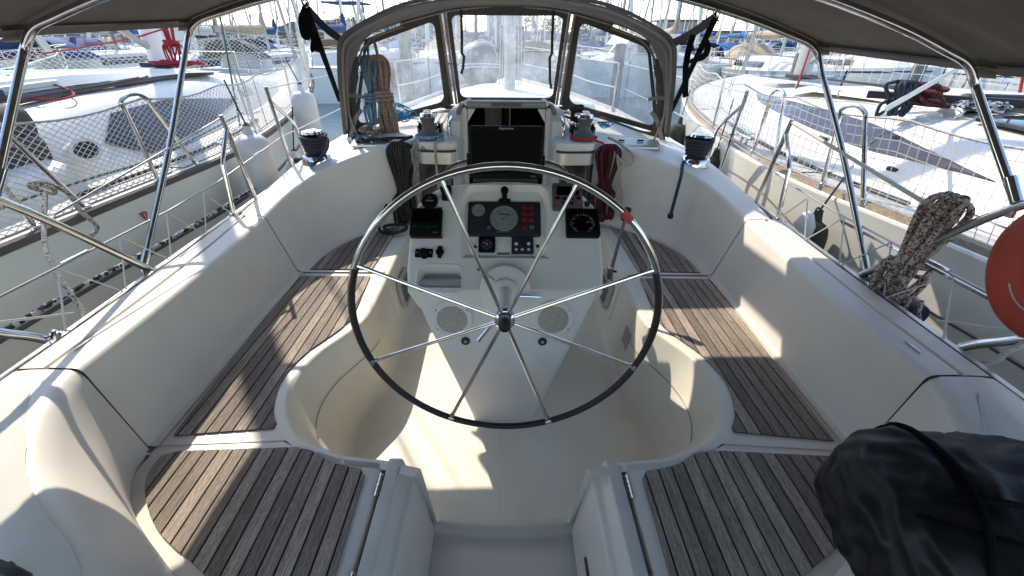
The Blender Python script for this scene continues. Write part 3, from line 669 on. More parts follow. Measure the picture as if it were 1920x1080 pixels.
m.loft([[F_(x, y, 0) for x, y in inset(poc, -.012)], [F_(x, y, .004) for x, y in inset(poc, -.006)], [F_(x, y, -.004) for x, y in poc], [F_(x, y, -.10) for x, y in inset(poc, .012)]], True); m.holed(inset(poc, .012), [], F_, -.10)
cons = part(m, 'console', MT['ped'], ped, ang=40)
m = M(); x0, y0 = F_.hit(786, 544); x1, y1 = F_.hit(864, 525); m.plate(rrect(x0-.004, y0-.004, x1+.004, y1, .008), F_, -.018, -.013); m.tube([F_(x0+.1, y0+.012, -.012), F_(x0+.1, y0+.012, .0)], .006, 10); part(m, 'pocket_lip', MT['acr'], ped)
# lower body, tapering to the sole
m = M(); rings = []
for z, hw, yf, yb in ((0, .165, 1.628, 2.3), (.02, .165, 1.628, 2.3), (.3, .265, 1.652, 2.3), (.6, .372, 1.672, 2.3), (.745, .420, 1.686, 2.3), (.757, .424, 1.690, 2.3), (.7585, .42, 1.80, 2.3)):
    P = [V((-hw-.02, yb, z)), V((-hw, yf, z)), V((hw, yf, z)), V((hw+.02, yb, z))]
    rings.append(fillet(P, [0, .03, .03, 0], 4))
m.loft(rings); m.add([(-.43, 2.3, 0), (.43, 2.3, 0), (.43, 2.3, 1.0), (-.43, 2.3, 1.0)], [(0, 1, 2, 3)]); part(m, 'pedestal_body', MT['ped'], ped)
FL = Fr((0, 1.672, .60), (1, 0, 0), (0, .08, 1))
# speakers
for u, v in ((848, 598), (1037, 598)):
    x, y = FL.hit(u, v); m = M(); m.lathe([(.098, -.004), (.098, .006), (.090, .010), (.078, .008)], Fr(FL(x, y), FL.ex, FL.ey), 36); sp = part(m, 'speaker', MT['ped'], ped)
    m = M(); m.lathe([(.080, .006), (.06, .011), (.0001, .013)], Fr(FL(x, y), FL.ex, FL.ey), 36); part(m, 'speaker_mesh', MT['mesh_sp'], sp)
    for a in (35, 145, 215, 325): m = M(); m.lathe([(.005, .009), (.004, .0115), (.0001, .012)], Fr(FL(x+.088*math.cos(R_(a)), y+.088*math.sin(R_(a))), FL.ex, FL.ey), 8); part(m, 'screw', MT['steel'], sp)
for u, v in ((873, 639), (1017, 640)):
    x, y = FL.hit(u, v); f = Fr(FL(x, y), FL.ex, FL.ey); m = M(); m.lathe([(.021, -.002), (.021, .006), (.016, .010), (.009, .008)], f, 20); b = part(m, 'push_button', MT['rub'], ped)
    m = M(); m.lathe([(.009, .007), (.007, .011), (.0001, .012)], f, 14); part(m, 'button_cap', MT['acr'], b)
def hrect(a, b, fr, r=.006): 
    x0, y0 = fr.hit(*a); x1, y1 = fr.hit(*b); return rrect(min(x0, x1), min(y0, y1), max(x0, x1), max(y0, y1), r)
def local(p, n=0): return Fr(F_(p[0], p[1], n), F_.ex, F_.ey)
# engine panel in the recess
RN = -.028
FRc = Fr(F_(0, 0, RN), F_.ex, F_.ey)
m = M(); m.plate(hrect((876, 444), (1013, 381), FRc, .012), FRc, 0, .014, bev=.004); ep = part(m, 'engine_panel', MT['navy'], ped)
def gauge(u, v, r, face, par, ticks=9, needle=None, name='gauge', base=.014, fr=None):
    fr = fr or FRc; x, y = fr.hit(u, v); f = Fr(fr(x, y), fr.ex, fr.ey)
    m = M(); m.lathe([(r*1.08, base-.002), (r*1.08, base+.004), (r, base+.006), (r*.97, base+.002), (.0001, base+.002)], f, 32); g = part(m, name, face, par)
    m = M()
    for k in range(ticks):
        a = R_(225-270*k/max(1, ticks-1)); d = V((math.cos(a), math.sin(a))); m.add([f(*(d*r*.82+V((-d.y, d.x))*.0012*q), base+.003) for q in (-1, 1)]+[f(*(d*r*.66+V((-d.y, d.x))*.0012*q), base+.003) for q in (1, -1)], [(0, 1, 2, 3)])
    if needle is not None:
        a = R_(needle); d = V((math.cos(a), math.sin(a))); m.add([f(*(d*r*.8), base+.004), f(*(V((-d.y, d.x))*.0022-d*r*.25), base+.004), f(*(-V((-d.y, d.x))*.0022-d*r*.25), base+.004)], [(0, 1, 2)])
    part(m, 'dial_marks', MT['ink'] if face is not MT['dial'] else MT['caulk'], g); return g
g = gauge(945, 412, .062, MT['dial'], ep, 13, 28, 'tachometer'); text_mesh('0003445', .014, Fr(FRc(*FRc.hit(945, 405)), FRc.ex, FRc.ey), .0175, 'hour_counter', MT['caulk'], g)
gauge(897, 397, .030, MT['dial'], ep, 7, -30, 'voltmeter')
x, y = FRc.hit(897, 423); m = M(); m.lathe([(.034, .013), (.034, .017), (.026, .018), (.022, .012), (.0001, .012)], Fr(FRc(x, y), FRc.ex, FRc.ey), 28); part(m, 'buzzer', MT['rub'], ep)
x, y = FRc.hit(917, 429); m = M(); m.lathe([(.010, .013), (.010, .02), (.006, .022), (.0001, .022)], Fr(FRc(x, y), FRc.ex, FRc.ey), 16); part(m, 'knob', MT['grayp'], ep)
for iy, v in enumerate((392, 403, 415, 428)):
    for ix, u in enumerate((984, 996)):
        if iy == 3 and ix == 1: continue
        x, y = FRc.hit(u, v); m = M(); m.plate(rrect(x-.0125, y-.011, x+.0125, y+.011, .002), FRc, .013, .019, bev=.002); part(m, 'warning_lamp', MT['red'], ep)
x, y = FRc.hit(997, 429); m = M(); m.lathe([(.013, .013), (.013, .021), (.009, .023), (.0001, .021)], Fr(FRc(x, y), FRc.ex, FRc.ey), 18); part(m, 'key_switch', MT['chrome'], ep)
text_mesh('VOLVO PENTA', .010, Fr(FRc(*FRc.hit(945, 437)), FRc.ex, FRc.ey), .0145, 'maker_lettering', MT['dial'], ep)
# small fuel gauge, clock and windlass control below the engine panel
m = M(); m.plate(hrect((897, 474), (929, 445), FRc, .008), FRc, 0, .012, bev=.003); q = part(m, 'fuel_gauge', MT['blk'], ped); gauge(913, 460, .025, MT['navy'], q, 5, 140, 'dial', .012)
g = gauge(943, 456, .019, MT['ink'], ped, 12, 100, 'clock', .004)
m = M(); m.plate(hrect((959, 477), (1000, 445), FRc, .004), FRc, 0, .012, bev=.003); q = part(m, 'autopilot_keypad', MT['navy'], ped)
for u, v, r in ((968, 459, .0085), (991, 459, .0085), (968, 469.5, .007), (979, 469.5, .007), (991, 469.5, .007)):
    x, y = FRc.hit(u, v); m = M(); m.lathe([(r, .012), (r*.9, .0145), (.0001, .015)], Fr(FRc(x, y), FRc.ex, FRc.ey), 14); part(m, 'button', MT['ink'], q)
# square displays left and right
def display(a, b, screen, name, label=None):
    m = M(); m.plate(hrect(a, b, F_, .010), F_, 0, .030, bev=.005); d = part(m, name, MT['blk'], ped)
    m = M(); m.plate(hrect(*screen, F_, .004), F_, .0302, .0312); part(m, 'screen', MT['scr'], d); return d
d = display((769, 447), (831, 395), ((775, 423), (826, 398)), 'multi_display')
m = M(); x0, y0 = F_.hit(771, 445); x1, _ = F_.hit(830, 445); m.box(F_((x0+x1)/2, y0-.001, .012), (x1-x0, .004, .02)); part(m, 'red_edge', MT['red'], d)
m = M()
for u in (779, 792, 804, 817): x, y = F_.hit(u, 430); m.box(F_(x, y, .0305), (.018, .0016, .001))
part(m, 'key_marks', MT['grayp'], d); text_mesh('MULTI', .009, Fr(F_(*F_.hit(818, 441)), F_.ex, F_.ey), .0305, 'lettering', MT['dial'], d)
d = display((1061, 447), (1121, 396), ((1066, 437), (1116, 399)), 'wind_display')
fr = Fr(F_(0, 0, .0312), F_.ex, F_.ey); cx, cy = fr.hit(1092, 419); m = M(); mr_ = M()
for k in range(24):
    a = R_(-150+300*k/23+90); dd = V((math.cos(a), math.sin(a))); t = V((-dd.y, dd.x))
    (mr_ if 12 < k < 18 else m).add([fr(cx+dd.x*.058+t.x*.0013, cy+dd.y*.05+t.y*.0013, .0004), fr(cx+dd.x*.058-t.x*.0013, cy+dd.y*.05-t.y*.0013, .0004), fr(cx+dd.x*.048-t.x*.0013, cy+dd.y*.041-t.y*.0013, .0004), fr(cx+dd.x*.048+t.x*.0013, cy+dd.y*.041+t.y*.0013, .0004)], [(0, 1, 2, 3)])
m.add([fr(cx+.018, cy+.002, .001), fr(cx+.018, cy+.006, .001), fr(cx+.05, cy+.016, .001)], [(0, 1, 2)]); part(m, 'dial_marks', MT['dial'], d); part(mr_, 'red_sector', MT['redt'], d)
for t_, u, v in (('60', 1077, 411), ('90', 1074, 419), ('120', 1078, 428), ('30', 1083, 404), ('30', 1098, 404), ('60', 1107, 410), ('90', 1110, 418), ('120', 1107, 428)): text_mesh(t_, .009, Fr(fr(*fr.hit(u, v)), fr.ex, fr.ey), .0006, 'scale_number', MT['dial'], d)
# autopilot head, upper right
fa = Fr(F_(0, 0, .0), F_.ex, F_.ey); m = M(); m.plate(hrect((1036, 396), (1089, 348), F_, .008), F_, 0, .026, bev=.005); ah = part(m, 'autopilot_head', MT['grayp'], ped)
m = M(); m.plate(hrect((1043, 371), (1083, 355), F_, .003), F_, .0262, .0275); part(m, 'screen', MT['scr'], ah)
for u, v, mm in ((1044, 384.5, 'redt'), (1083, 384.5, 'redt'), (1044, 376, 'blk'), (1057, 377.5, 'blk'), (1070, 377.5, 'blk'), (1083, 376.5, 'blk'), (1057, 386, 'blk'), (1070, 386, 'blk')):
    x, y = F_.hit(u, v); m = M(); m.plate(circ(x, y, .0105, 14, .007), F_, .026, .029); part(m, 'button', MT[mm], ah)
x, y = F_.hit(1101, 383); m = M(); m.lathe([(.014, 0), (.014, .008), (.010, .014), (.0001, .014)], Fr(F_(x, y), F_.ex, F_.ey), 18); part(m, 'knob', MT['rub'], ped)
# trim gauge upper left, socket, throttle handle at the top centre
x, y = F_.hit(806, 378); m = M(); m.lathe([(.040, 0), (.040, .012), (.034, .015), (.032, .010), (.0001, .010)], Fr(F_(x, y), F_.ex, F_.ey), 30); tg = part(m, 'hour_meter', MT['blk'], ped)
f = Fr(F_(x, y), F_.ex, F_.ey); m = M(); m.box(f(0, 0, .011), (.038, .006, .001), Matrix((F_.ex, F_.ey, F_.n)).transposed()); part(m, 'dial_marks', MT['dial'], tg); text_mesh('H', .014, Fr(f(0, .016, .0), F_.ex, F_.ey), .0108, 'lettering', MT['dial'], tg)
m = M(); x, y = F_.hit(838, 363); m.plate(rrect(x-.022, y-.04, x+.022, y+.035, .008), F_, 0, .022, bev=.004); x, y = F_.hit(831, 357); m.plate(rrect(x-.012, y-.01, x+.03, y+.012, .004), F_, 0, .03, bev=.003); part(m, 'horn_switch', MT['blk'], ped)
m = M(); x, y = F_.hit(795, 475); m.plate(rrect(x-.041, y-.021, x+.041, y+.021, .004), F_, 0, .006, bev=.002); f = Fr(F_(x, y), F_.ex, F_.ey); m.lathe([(.021, .004), (.020, .02), (.016, .024), (.0001, .024)], f, 20); m.box(f(.004, -.024, .010), (.02, .014, .012), Matrix((F_.ex, F_.ey, F_.n)).transposed(), r=.003); sk = part(m, 'power_socket', MT['blk'], ped)
m = M()
for q in (-.031, .031): m.lathe([(.006, .006), (.005, .0075), (.0001, .008)], Fr(f(q, .003), F_.ex, F_.ey), 10)
part(m, 'screw', MT['steel'], sk)
m = M(); x, y = F_.hit(825, 473); f = Fr(F_(x, y), F_.ex, F_.ey); m.lathe([(.019, 0), (.018, .012), (.014, .018), (.0001, .018)], f, 18); m.plate(rrect(x-.011, y+.012, x+.011, y+.027, .003), F_, 0, .01); m.plate(rrect(x-.008, y-.030, x+.008, y-.012, .003), F_, 0, .01); part(m, 'charging_socket', MT['blk'], ped)
m = M(); x, y = F_.hit(946, 369); f = Fr(F_(x, y, -.028), F_.ex, F_.ey); m.tube([f(0, .0, 0), f(0, .03, .05)], .012, 10); m.lathe([(.018, .045), (.020, .06), (.016, .07), (.0001, .07)], Fr(f(0, .018, .0), F_.ex, F_.ey), 16)
for q in (-.017, .017): m.lathe([(.013, 0), (.013, .012), (.009, .016), (.0001, .016)], Fr(f(q, -.012), F_.ex, F_.ey), 14)
part(m, 'engine_stop_knob', MT['blk'], ped)
for u, v in ((790, 366), (826, 366), (824, 390), (828, 390), (816, 392), (842, 366)): m = M(); x, y = F_.hit(u, v); m.lathe([(.0035, -.001), (.003, .0015), (.0001, .0015)], Fr(F_(x, y), F_.ex, F_.ey), 8); part(m, 'screw_hole', MT['caulk'], ped)
for u, v in ((896, 463), (1008, 462)): m = M(); x, y = FRc.hit(u-5 if u < 900 else u, v); m.lathe([(.008, -.001), (.008, .004), (.0001, .005)], Fr(FRc(x, y), F_.ex, F_.ey), 10); part(m, 'rubber_plug', MT['caulk'], ped)
m = M(); x, y = FRc.hit(944, 477); m.plate(rrect(x-.03, y-.004, x+.03, y+.006, .003), FRc, 0, .008, bev=.002); part(m, 'panel_lamp', MT['chrome'], ped)
# shaft flange
WH = V((0, 1.27, .890))
sx = V((0, 1.69, .762)); ax = (WH-sx).normalized(); fs = Fr(sx, (1, 0, 0), V((0, 0, 1)).cross(V((1, 0, 0))).cross(V((1, 0, 0)))*-1)
fs = Fr(sx, (1, 0, 0), ax.cross(V((1, 0, 0))))
m = M(); m.lathe([(.115, -.03), (.115, .015), (.105, .022), (.078, .027), (.064, .034), (.062, .055), (.052, .062), (.034, .066), (.028, .10), (.026, .36)], fs, 36); part(m, 'shaft_housing', MT['white'], ped)
m = M(); m.tube([fs(-.05, .06, .05), fs(-.105, .115, .12)], .007, 10); m.tube([fs(-.105, .115, .12), fs(-.11, .12, .126)], .010, 10); part(m, 'brake_lever', MT['steel'], ped); m = M(); m.tube([fs(.02, -.01, .06), fs(.16, -.02, .04)], .005, 8); part(m, 'locking_pin', MT['steel'], ped); m = M(); m.tube([fs(-.015, .0, .36), fs(-.10, -.11, .36)], .008, 8); part(m, 'shaft_handle', MT['steel'], ped)
# grab arch round the back of the console
m = M(); A = cr([(-.335, 2.20, 1.02), (-.325, 2.22, 1.12), (-.26, 2.24, 1.185), (-.12, 2.25, 1.205), (.12, 2.25, 1.205), (.26, 2.24, 1.185), (.325, 2.22, 1.12), (.335, 2.20, 1.02)], 5); m.tube(A, .0135, 10); part(m, 'grab_rail', MT['steel'], ped)
# ================================================================ CHART PLOTTER
cp = thing('chart_plotter', 'big switched off black navigation display standing on top of the helm console', 'chart plotter', (0, 2.16, 1.12))
fc = Fr((0, 2.14, 1.265), (1, 0, 0), (0, .10, 1)); m = M(); m.plate(rrect(-.176, -.118, .176, .128, .008), fc, -.018, .004, bev=.004); part(m, 'case', MT['blk'], cp)
m = M(); m.plate(rrect(-.166, -.095, .166, .108, .003), fc, .0042, .0055); part(m, 'screen', MT['scr'], cp)
text_mesh('Raymarine', .016, Fr(fc(-.0, .117), fc.ex, fc.ey), .0045, 'maker_lettering', MT['ink'], cp); text_mesh('QTV', .013, Fr(fc(.135, -.106), fc.ex, fc.ey), .0045, 'model_lettering', MT['dial'], cp)
m = M(); m.plate(rrect(-.165, -.165, .160, -.112, .02), fc, -.05, -.004, bev=.01)
for q in (-.125, .105): m.tube([fc(q, -.17, -.03), fc(q, -.14, .0)], .030, 12)
part(m, 'bracket', MT['rub'], cp)
m = M(); m.box(fc(-.184, -.03, -.012), (.016, .03, .07), r=.005); m.box(fc(.184, -.03, -.012), (.012, .03, .05), r=.005); part(m, 'side_knob', MT['blk'], cp)
# ================================================================ WHEEL
WR = .538
wheel = thing('yacht_helm', 'large eight spoked stainless steering wheel with black grip and red tape mark', 'steering wheel', tuple(WH))
fw = Fr(WH, (1, 0, 0), (0, 0, 1))
def arc(r, a0, a1, n, off=0): return [fw(r*math.cos(R_(lerp(a0, a1, i/n))), r*math.sin(R_(lerp(a0, a1, i/n))), off) for i in range(n+1)]
m = M(); m.tube(arc(WR, 0, 360, 96)[:-1], .0122, 12, closed=True); part(m, 'rim', MT['steel'], wheel)
spk = []
for (u, v) in ((828, 337), (1081, 347), (668, 497), (1222, 507), (693, 679), (1183, 686), (847, 780), (1027, 786)):
    x, y = fw.hit(u, v); spk.append(math.degrees(math.atan2(y, x)))
sa = sorted(a % 360 for a in spk)
gm = M(); low = [a for a in sa if 150 < a < 360 or a < 30]; low = sorted(low if True else low, key=lambda a: a if a > 90 else a+360)
seq = [a if a > 90 else a+360 for a in low]
for a, b in zip(seq, seq[1:]): gm.tube(arc(WR-.0035, a+1.3, b-1.3, 22, .002), .0125, 12)
part(gm, 'leather_grip', MT['leather'], wheel)
for a in spk:
    d = V((math.cos(R_(a)), math.sin(R_(a)))); m = M(); m.tube([fw(d.x*.035, d.y*.035, .006), fw(d.x*(WR-.01), d.y*(WR-.01), 0)], .0068, 10)
    m.tube([fw(d.x*(WR-.024), d.y*(WR-.024), 0), fw(d.x*(WR-.008), d.y*(WR-.008), 0)], .0095, 10); part(m, 'spoke', MT['steel'], wheel)
m = M(); m.lathe([(.030, -.03), (.037, -.01), (.037, .012), (.030, .020), (.0001, .024)], fw, 32); hb = part(m, 'hub', MT['chrome'], wheel)
m = M(); m.lathe([(.021, .018), (.021, .05), (.017, .058), (.015, .060), (.013, .052), (.0001, .052)], fw, 24); part(m, 'hub_knob', MT['rub'], hb)
x, y = fw.hit(1174, 405); a = math.degrees(math.atan2(y, x)); m = M(); m.tube(arc(WR, a-2.2, a+2.2, 6), .0135, 12); part(m, 'red_tape', MT['redt'], wheel)
# ================================================================ WINCHES
def winch_big(label, loc, tail):
    w = thing('winch', label, 'winch', loc, 'winches on the coamings'); f = Fr(loc, (1, 0, 0), (0, 1, 0))
    m = M(); m.lathe([(.108, 0), (.106, .018), (.100, .045), (.094, .052), (.078, .056)], f, 36); part(m, 'base', MT['chrome'], w)
    m = M(); m.lathe([(.072, .055), (.058, .07), (.054, .13), (.060, .175), (.070, .19)], f, 28); part(m, 'drum', MT['rub'], w)
    m = M(); H = []
    for i in range(150): a = i/150*2*PI*5.5; t = i/149; H.append(f((.066+.026*t+.006*math.sin(a*3))*math.cos(a), (.066+.026*t)*math.sin(a), .072+.122*t+.006*math.sin(a*2)))
    m.tube(H, .0125, 8); part(m, 'rope_turns', MT['r_navy'], w)
    m = M(); m.lathe([(.072, .197), (.078, .205), (.070, .222), (.045, .228), (.03, .222), (.0001, .22)], f, 28); m.box(f(.02, -.045, .222), (.05, .07, .02), r=.006); part(m, 'top', MT['chrome'], w)
    m = M(); m.tube(cr(tail, 6), .0115, 10); tl = part(m, 'rope_tail', MT['r_navy'], w)
    m = M(); m.box(tail[-1], (.042, .042, .042), r=.018, seg=3); part(m, 'stopper_knot', MT['r_navy'], tl)
    return w
zl = .935
wl = V((-1.425, 3.30, zl)); wr = V((1.425, 3.30, zl))
winch_big('chrome winch wrapped in navy rope with its tail lying on the left coaming', wl, [wl+V((.06, -.06, .19)), wl+V((.12, -.04, .18)), wl+V((.13, -.12, .11)), wl+V((.05, -.22, .03)), pz(575, 296, .925), pz(556, 301, .92)])
winch_big('chrome winch wrapped in navy rope with its tail hanging down the right coaming', wr, [wr+V((.08, -.04, .17)), wr+V((.04, -.09, .185)), pz(1285, 300, .97), py(1277, 330, 2.99), py(1265, 375, 2.96), py(1257, 405, 2.95)])
def winch_small(label, loc, ang):
    w = thing('winch', label, 'winch', loc, 'winches on the coachroof'); f = Fr(loc, (math.cos(ang), math.sin(ang), 0), (-math.sin(ang), math.cos(ang), 0))
    m = M(); m.lathe([(.084, 0), (.084, .03), (.078, .042), (.056, .055), (.048, .07), (.046, .11), (.055, .135), (.056, .15)], f, 32); part(m, 'drum', MT['grayp'], w)
    m = M(); m.lathe([(.056, .15), (.060, .158), (.055, .175), (.03, .182), (.0001, .18)], f, 28); m.box(f(.05, .02, .17), (.06, .03, .025), r=.008); m.box(f(.0, .0, .19), (.05, .05, .02), r=.006); part(m, 'top', MT['chrome'], w)
winch_small('dark grey winch with blue rope beside the left companionway box', V((-.585, 3.40, 1.092)), .4)
winch_small('dark grey winch with red rope round its base right of the companionway', V((.585, 3.40, 1.092)), 2.4)
# ================================================================ SPRAYHOOD
sh = thing('sprayhood', 'taupe canvas sprayhood with three hazy clear vinyl windows over the companionway', 'sprayhood', (0, 4.2, 1.1))
YA = 3.95
def hoop(y, sc_=1.0): pass
Lp = [(650, 252), (641, 160), (639, 110), (641, 80), (655, 62), (700, 36), (745, 16), (800, 2), (860, -6), (945, -9)]
A_ = []
for u, v in Lp:
    d = ray(u, v); t = (YA+.5-.5*HC)/(d.y+.5*d.z); A_.append(O_+d*t)
AO = [V((-abs(p.x), p.y, p.z)) for p in A_]; AO = AO+[V((-p.x, p.y, p.z)) for p in AO[-2::-1]]; AO[len(AO)//2].x = 0
AOs = cr(AO, 4)
# window plane outlines (inner frame): front corners and aft feet
def sym(p): return V((-p.x, p.y, p.z))
tfl = V((-.575, 4.50, 1.955)); bfl = V((-.545, 4.92, 1.175)); bal = V((-1.36, 4.03, 1.03)); tal = V((-1.17, 4.10, 1.735))
# roof fabric between aft hoop and window tops
top = [bal, V((-1.335, 4.06, 1.30)), V((-1.29, 4.08, 1.52)), tal, V((-.98, 4.24, 1.835)), tfl, V((-.3, 4.56, 1.995)), V((0, 4.57, 2.005))]
topf = top+[sym(p) for p in top[-2::-1]]
def resample(P, n):
    d = [0]
    for a, b in zip(P, P[1:]): d.append(d[-1]+(b-a).length)
    out = []
    for i in range(n):
        t = d[-1]*i/(n-1); j = max(k for k in range(len(d)) if d[k] <= t+1e-9); j = min(j, len(P)-2); out.append(lerp(P[j], P[j+1], (t-d[j])/max(1e-9, d[j+1]-d[j])))
    return out
NA = 61
ra = resample(AOs, NA); rt = resample(cr(topf, 5), NA)
m = M(); rows = []
for k in range(7):
    t = k/6; rows.append([lerp(a, b, t)+V((0, 0, .018*math.sin(PI*t)*(1 if 12 < i < 48 else 0)))+V((0, 0, .004*noise.noise(V((i*.5, k*.9, 3))))) for i, (a, b) in enumerate(zip(ra, rt))])
m.loft(rows)
m.loft([[p+V((0, 0, .0)) for p in ra], [p+(V((0, .35, 0))-V((p.x, 0, p.z-1.3))).normalized()*-.028 for p in ra], [p+(V((p.x, 0, p.z-1.3))).normalized()*.035+V((0, .05, 0)) for p in ra]])
part(m, 'canopy', MT['hood'], sh, ang=60)
m = M(); m.tube([p+V((0, .025, -.018)) for p in ra[1:-1]], .011, 8); m.tube([p+V((.02 if p.x < 0 else -.02, .05, -.05)) for p in ra[2:-2]], .004, 6); part(m, 'hoop_tube', MT['piping'], sh)
# window panels: quad patches with a canvas border and a vinyl pane
def panel(q, bw, rad, name, bulge=.0, nmul=1):
    """q: 4 corner points bl, br, tr, tl; border widths l, r, b, t"""
    bl, br, tr, tl = q
    def S(u, v): 
        p = lerp(lerp(bl, br, u), lerp(tl, tr, u), v); n = (br-bl).cross(tl-bl).normalized()*nmul
        return p+n*(bulge*4*u*(1-u)*(1-abs(2*v-1)**2*.5))
    l, r, b, t = bw; inner = rrect(l, b, 1-r, 1-t, rad, 6)
    def outer_at(i):
        x, y = inner[i]; dx, dy = x-.5, y-.5; k = max(abs(dx), abs(dy)); return (.5+dx/k*.5, .5+dy/k*.5)
    outer = [outer_at(i) for i in range(len(inner))]
    n = (br-bl).cross(tl-bl).normalized()
    m = M()
    for off in (.006, -.006): m.loft([[S(*p)+n*off for p in outer], [S(lerp(a[0], b_[0], .5), lerp(a[1], b_[1], .5))+n*off for a, b_ in zip(outer, inner)], [S(*p)+n*off for p in inner]], True)
    m.loft([[S(*p)+n*.006 for p in inner], [S(*p)-n*.006 for p in inner]], True)
    w = part(m, name, MT['canvasd'], sh, ang=50)
    # vinyl as a rippled grid inside the border outline
    NU, NV = 14, 10; g = M(); vs = []; idx = {}
    k = M(); rings = []
    cu, cv = (l+1-r)/2, (b+1-t)/2
    for j in range(9):
        f = 1-j/9
        rings.append([S(cu+(x-cu)*f, cv+(y-cv)*f)+n*(.004*noise.noise(S(cu+(x-cu)*f, cv+(y-cv)*f)*4)) for x, y in inner])
    g.loft(rings, True); g.face(rings[-1]); part(g, 'vinyl_pane', MT['vinyl'], w, ang=80); return w
bfr, tfr, bar, tar = sym(bfl), sym(tfl), sym(bal), sym(tal)
panel((bfl+V((.035, 0, -.03)), bfr+V((-.035, 0, -.03)), tfr+V((-.03, .04, .04)), tfl+V((.03, .04, .04))), (.035, .035, .085, .075), .06, 'front_window')
panel((bal, bfl+V((-.03, -.02, -.03)), tfl+V((-.03, 0, .0)), tal), (.03, .075, .06, .07), .08, 'side_window', -.02)
panel((bfr+V((.03, -.02, -.03)), bar, tar, tfr+V((.03, 0, .0))), (.075, .03, .06, .07), .08, 'side_window', -.02)
m = M()
for a, b in ((bfl, tfl), (bfr, tfr)):
    for q in (-.022, .022): m.tube([a+V((q*.9, -.03, -.02)), b+V((q, -.03, .04))], .013, 8)
m.tube([p+V((0, -.025, -.01)) for p in rt[16:45]], .010, 8)
m.tube([p+V((.012 if p.x < 0 else -.012, -.025, -.03)) for p in rt[3:17]], .009, 8); m.tube([p+V((-.012 if p.x > 0 else .012, -.025, -.03)) for p in rt[44:58]], .009, 8)
part(m, 'zip_strip', MT['piping'], sh)
for s in (-1, 1):
    m = M(); b = V((s*.40, 4.44, 1.965)); m.strip([b, b+V((0, -.015, -.2)), b+V((s*.005, -.02, -.33)), b+V((-s*.012, -.01, -.36)), b+V((0, -.02, -.55 if s > 0 else -.45)), b+V((s*.02, -.0, -.62 if s > 0 else -.5))], .024, .003, (1, 0, 0)); part(m, 'window_strap', MT['canvasd'], sh)
m = M()                                            # base hem along the coachroof
m.tube(cr([bal+V((0, -.02, -.01)), bal+V((.2, .12, .0)), bfl+V((-.2, -.13, -.04)), bfl+V((0, -.02, -.06)), V((0, 4.95, 1.12)), bfr+V((0, -.02, -.06)), bfr+V((.2, -.13, -.04)), bar+V((-.2, .12, 0)), bar+V((0, -.02, -.01))], 5), .022, 8); part(m, 'base_hem', MT['canvasd'], sh)
for s in (-1, 1):                                 # aft flaps and their lashings
    m = M(); a = [V((s*abs(p.x), p.y, p.z)) for p in (V((1.40, 3.95, .985)), V((1.36, 3.955, 1.2)), V((1.335, 3.96, 1.4)), V((1.315, 3.965, 1.6)))]; b = [V((s*abs(p.x), p.y, p.z)) for p in (V((1.28, 4.02, 1.02)), V((1.30, 4.02, 1.2)), V((1.275, 4.05, 1.4)), V((1.21, 4.08, 1.62)))]
    m.loft([[p+V((.006*math.sin(i*2.3), .01*math.sin(i*1.7), 0)) for i, p in enumerate(cr(q, 4))] for q in (a, [lerp(x, y, .5)+V((0, -.02, 0)) for x, y in zip(a, b)], b)]); part(m, 'side_flap', MT['canvasd'], sh, ang=60)
    m = M(); m.tube(cr([V((s*1.36, 3.92, 1.34)), V((s*1.34, 3.90, 1.22)), V((s*1.31, 3.88, 1.12)), V((s*1.27, 3.86, 1.0))], 5), .009, 6); m.strip(cr([V((s*1.23, 3.93, 1.22)), V((s*1.29, 3.90, 1.14)), V((s*1.35, 3.90, 1.0))], 4), .035, .004, (1, 0, 0)); m.strip([V((s*1.37, 3.91, 1.33)), V((s*1.27, 3.93, 1.33)), V((s*1.2, 3.97, 1.31))], .03, .004, (0, 0, 1)); part(m, 'lashing', MT['piping'], sh)
# ================================================================ BIMINI
bi = thing('bimini_top', 'taupe canvas bimini top on bent stainless hoops above the helm', 'bimini', (0, 1.5, 1.75))
def zc(x, y=2.72): a = abs(x)/1.735; return -.05*(2.72-y)+ 2.085-.31*a**2-.022*a**8-.026*x
def bz(x, y): 
    base = zc(x, y)+(.022 if y > 1.75 else .022-.012*(1.75-y))
    if y > 1.78: base += -.03*math.sin(PI*min(1, (y-1.78)/(yf(x)-1.78)))*(1-abs(x)/1.74)
    else: base += .012*math.sin(y*34+2*x)*min(1, (1.75-y)*3)*(.25+abs(x)/1.74)
    return base
def yf(x): return 1.80+.97*(zc(x)+.026*x-.80)
m = M(); rows = []
NXB = 44
for j in range(64):
    t = j/63; row = []
    for i in range(NXB+1):
        x = lerp(-1.735, 1.735, i/NXB); y = lerp(-1.1, yf(x), t); row.append(V((x, y, bz(x, y))))
    rows.append(row)
m.loft(rows)
m.loft([[p+V((0, 0, .012)) for p in r] for r in rows])
part(m, 'canopy', MT['canvas'], bi, ang=70)
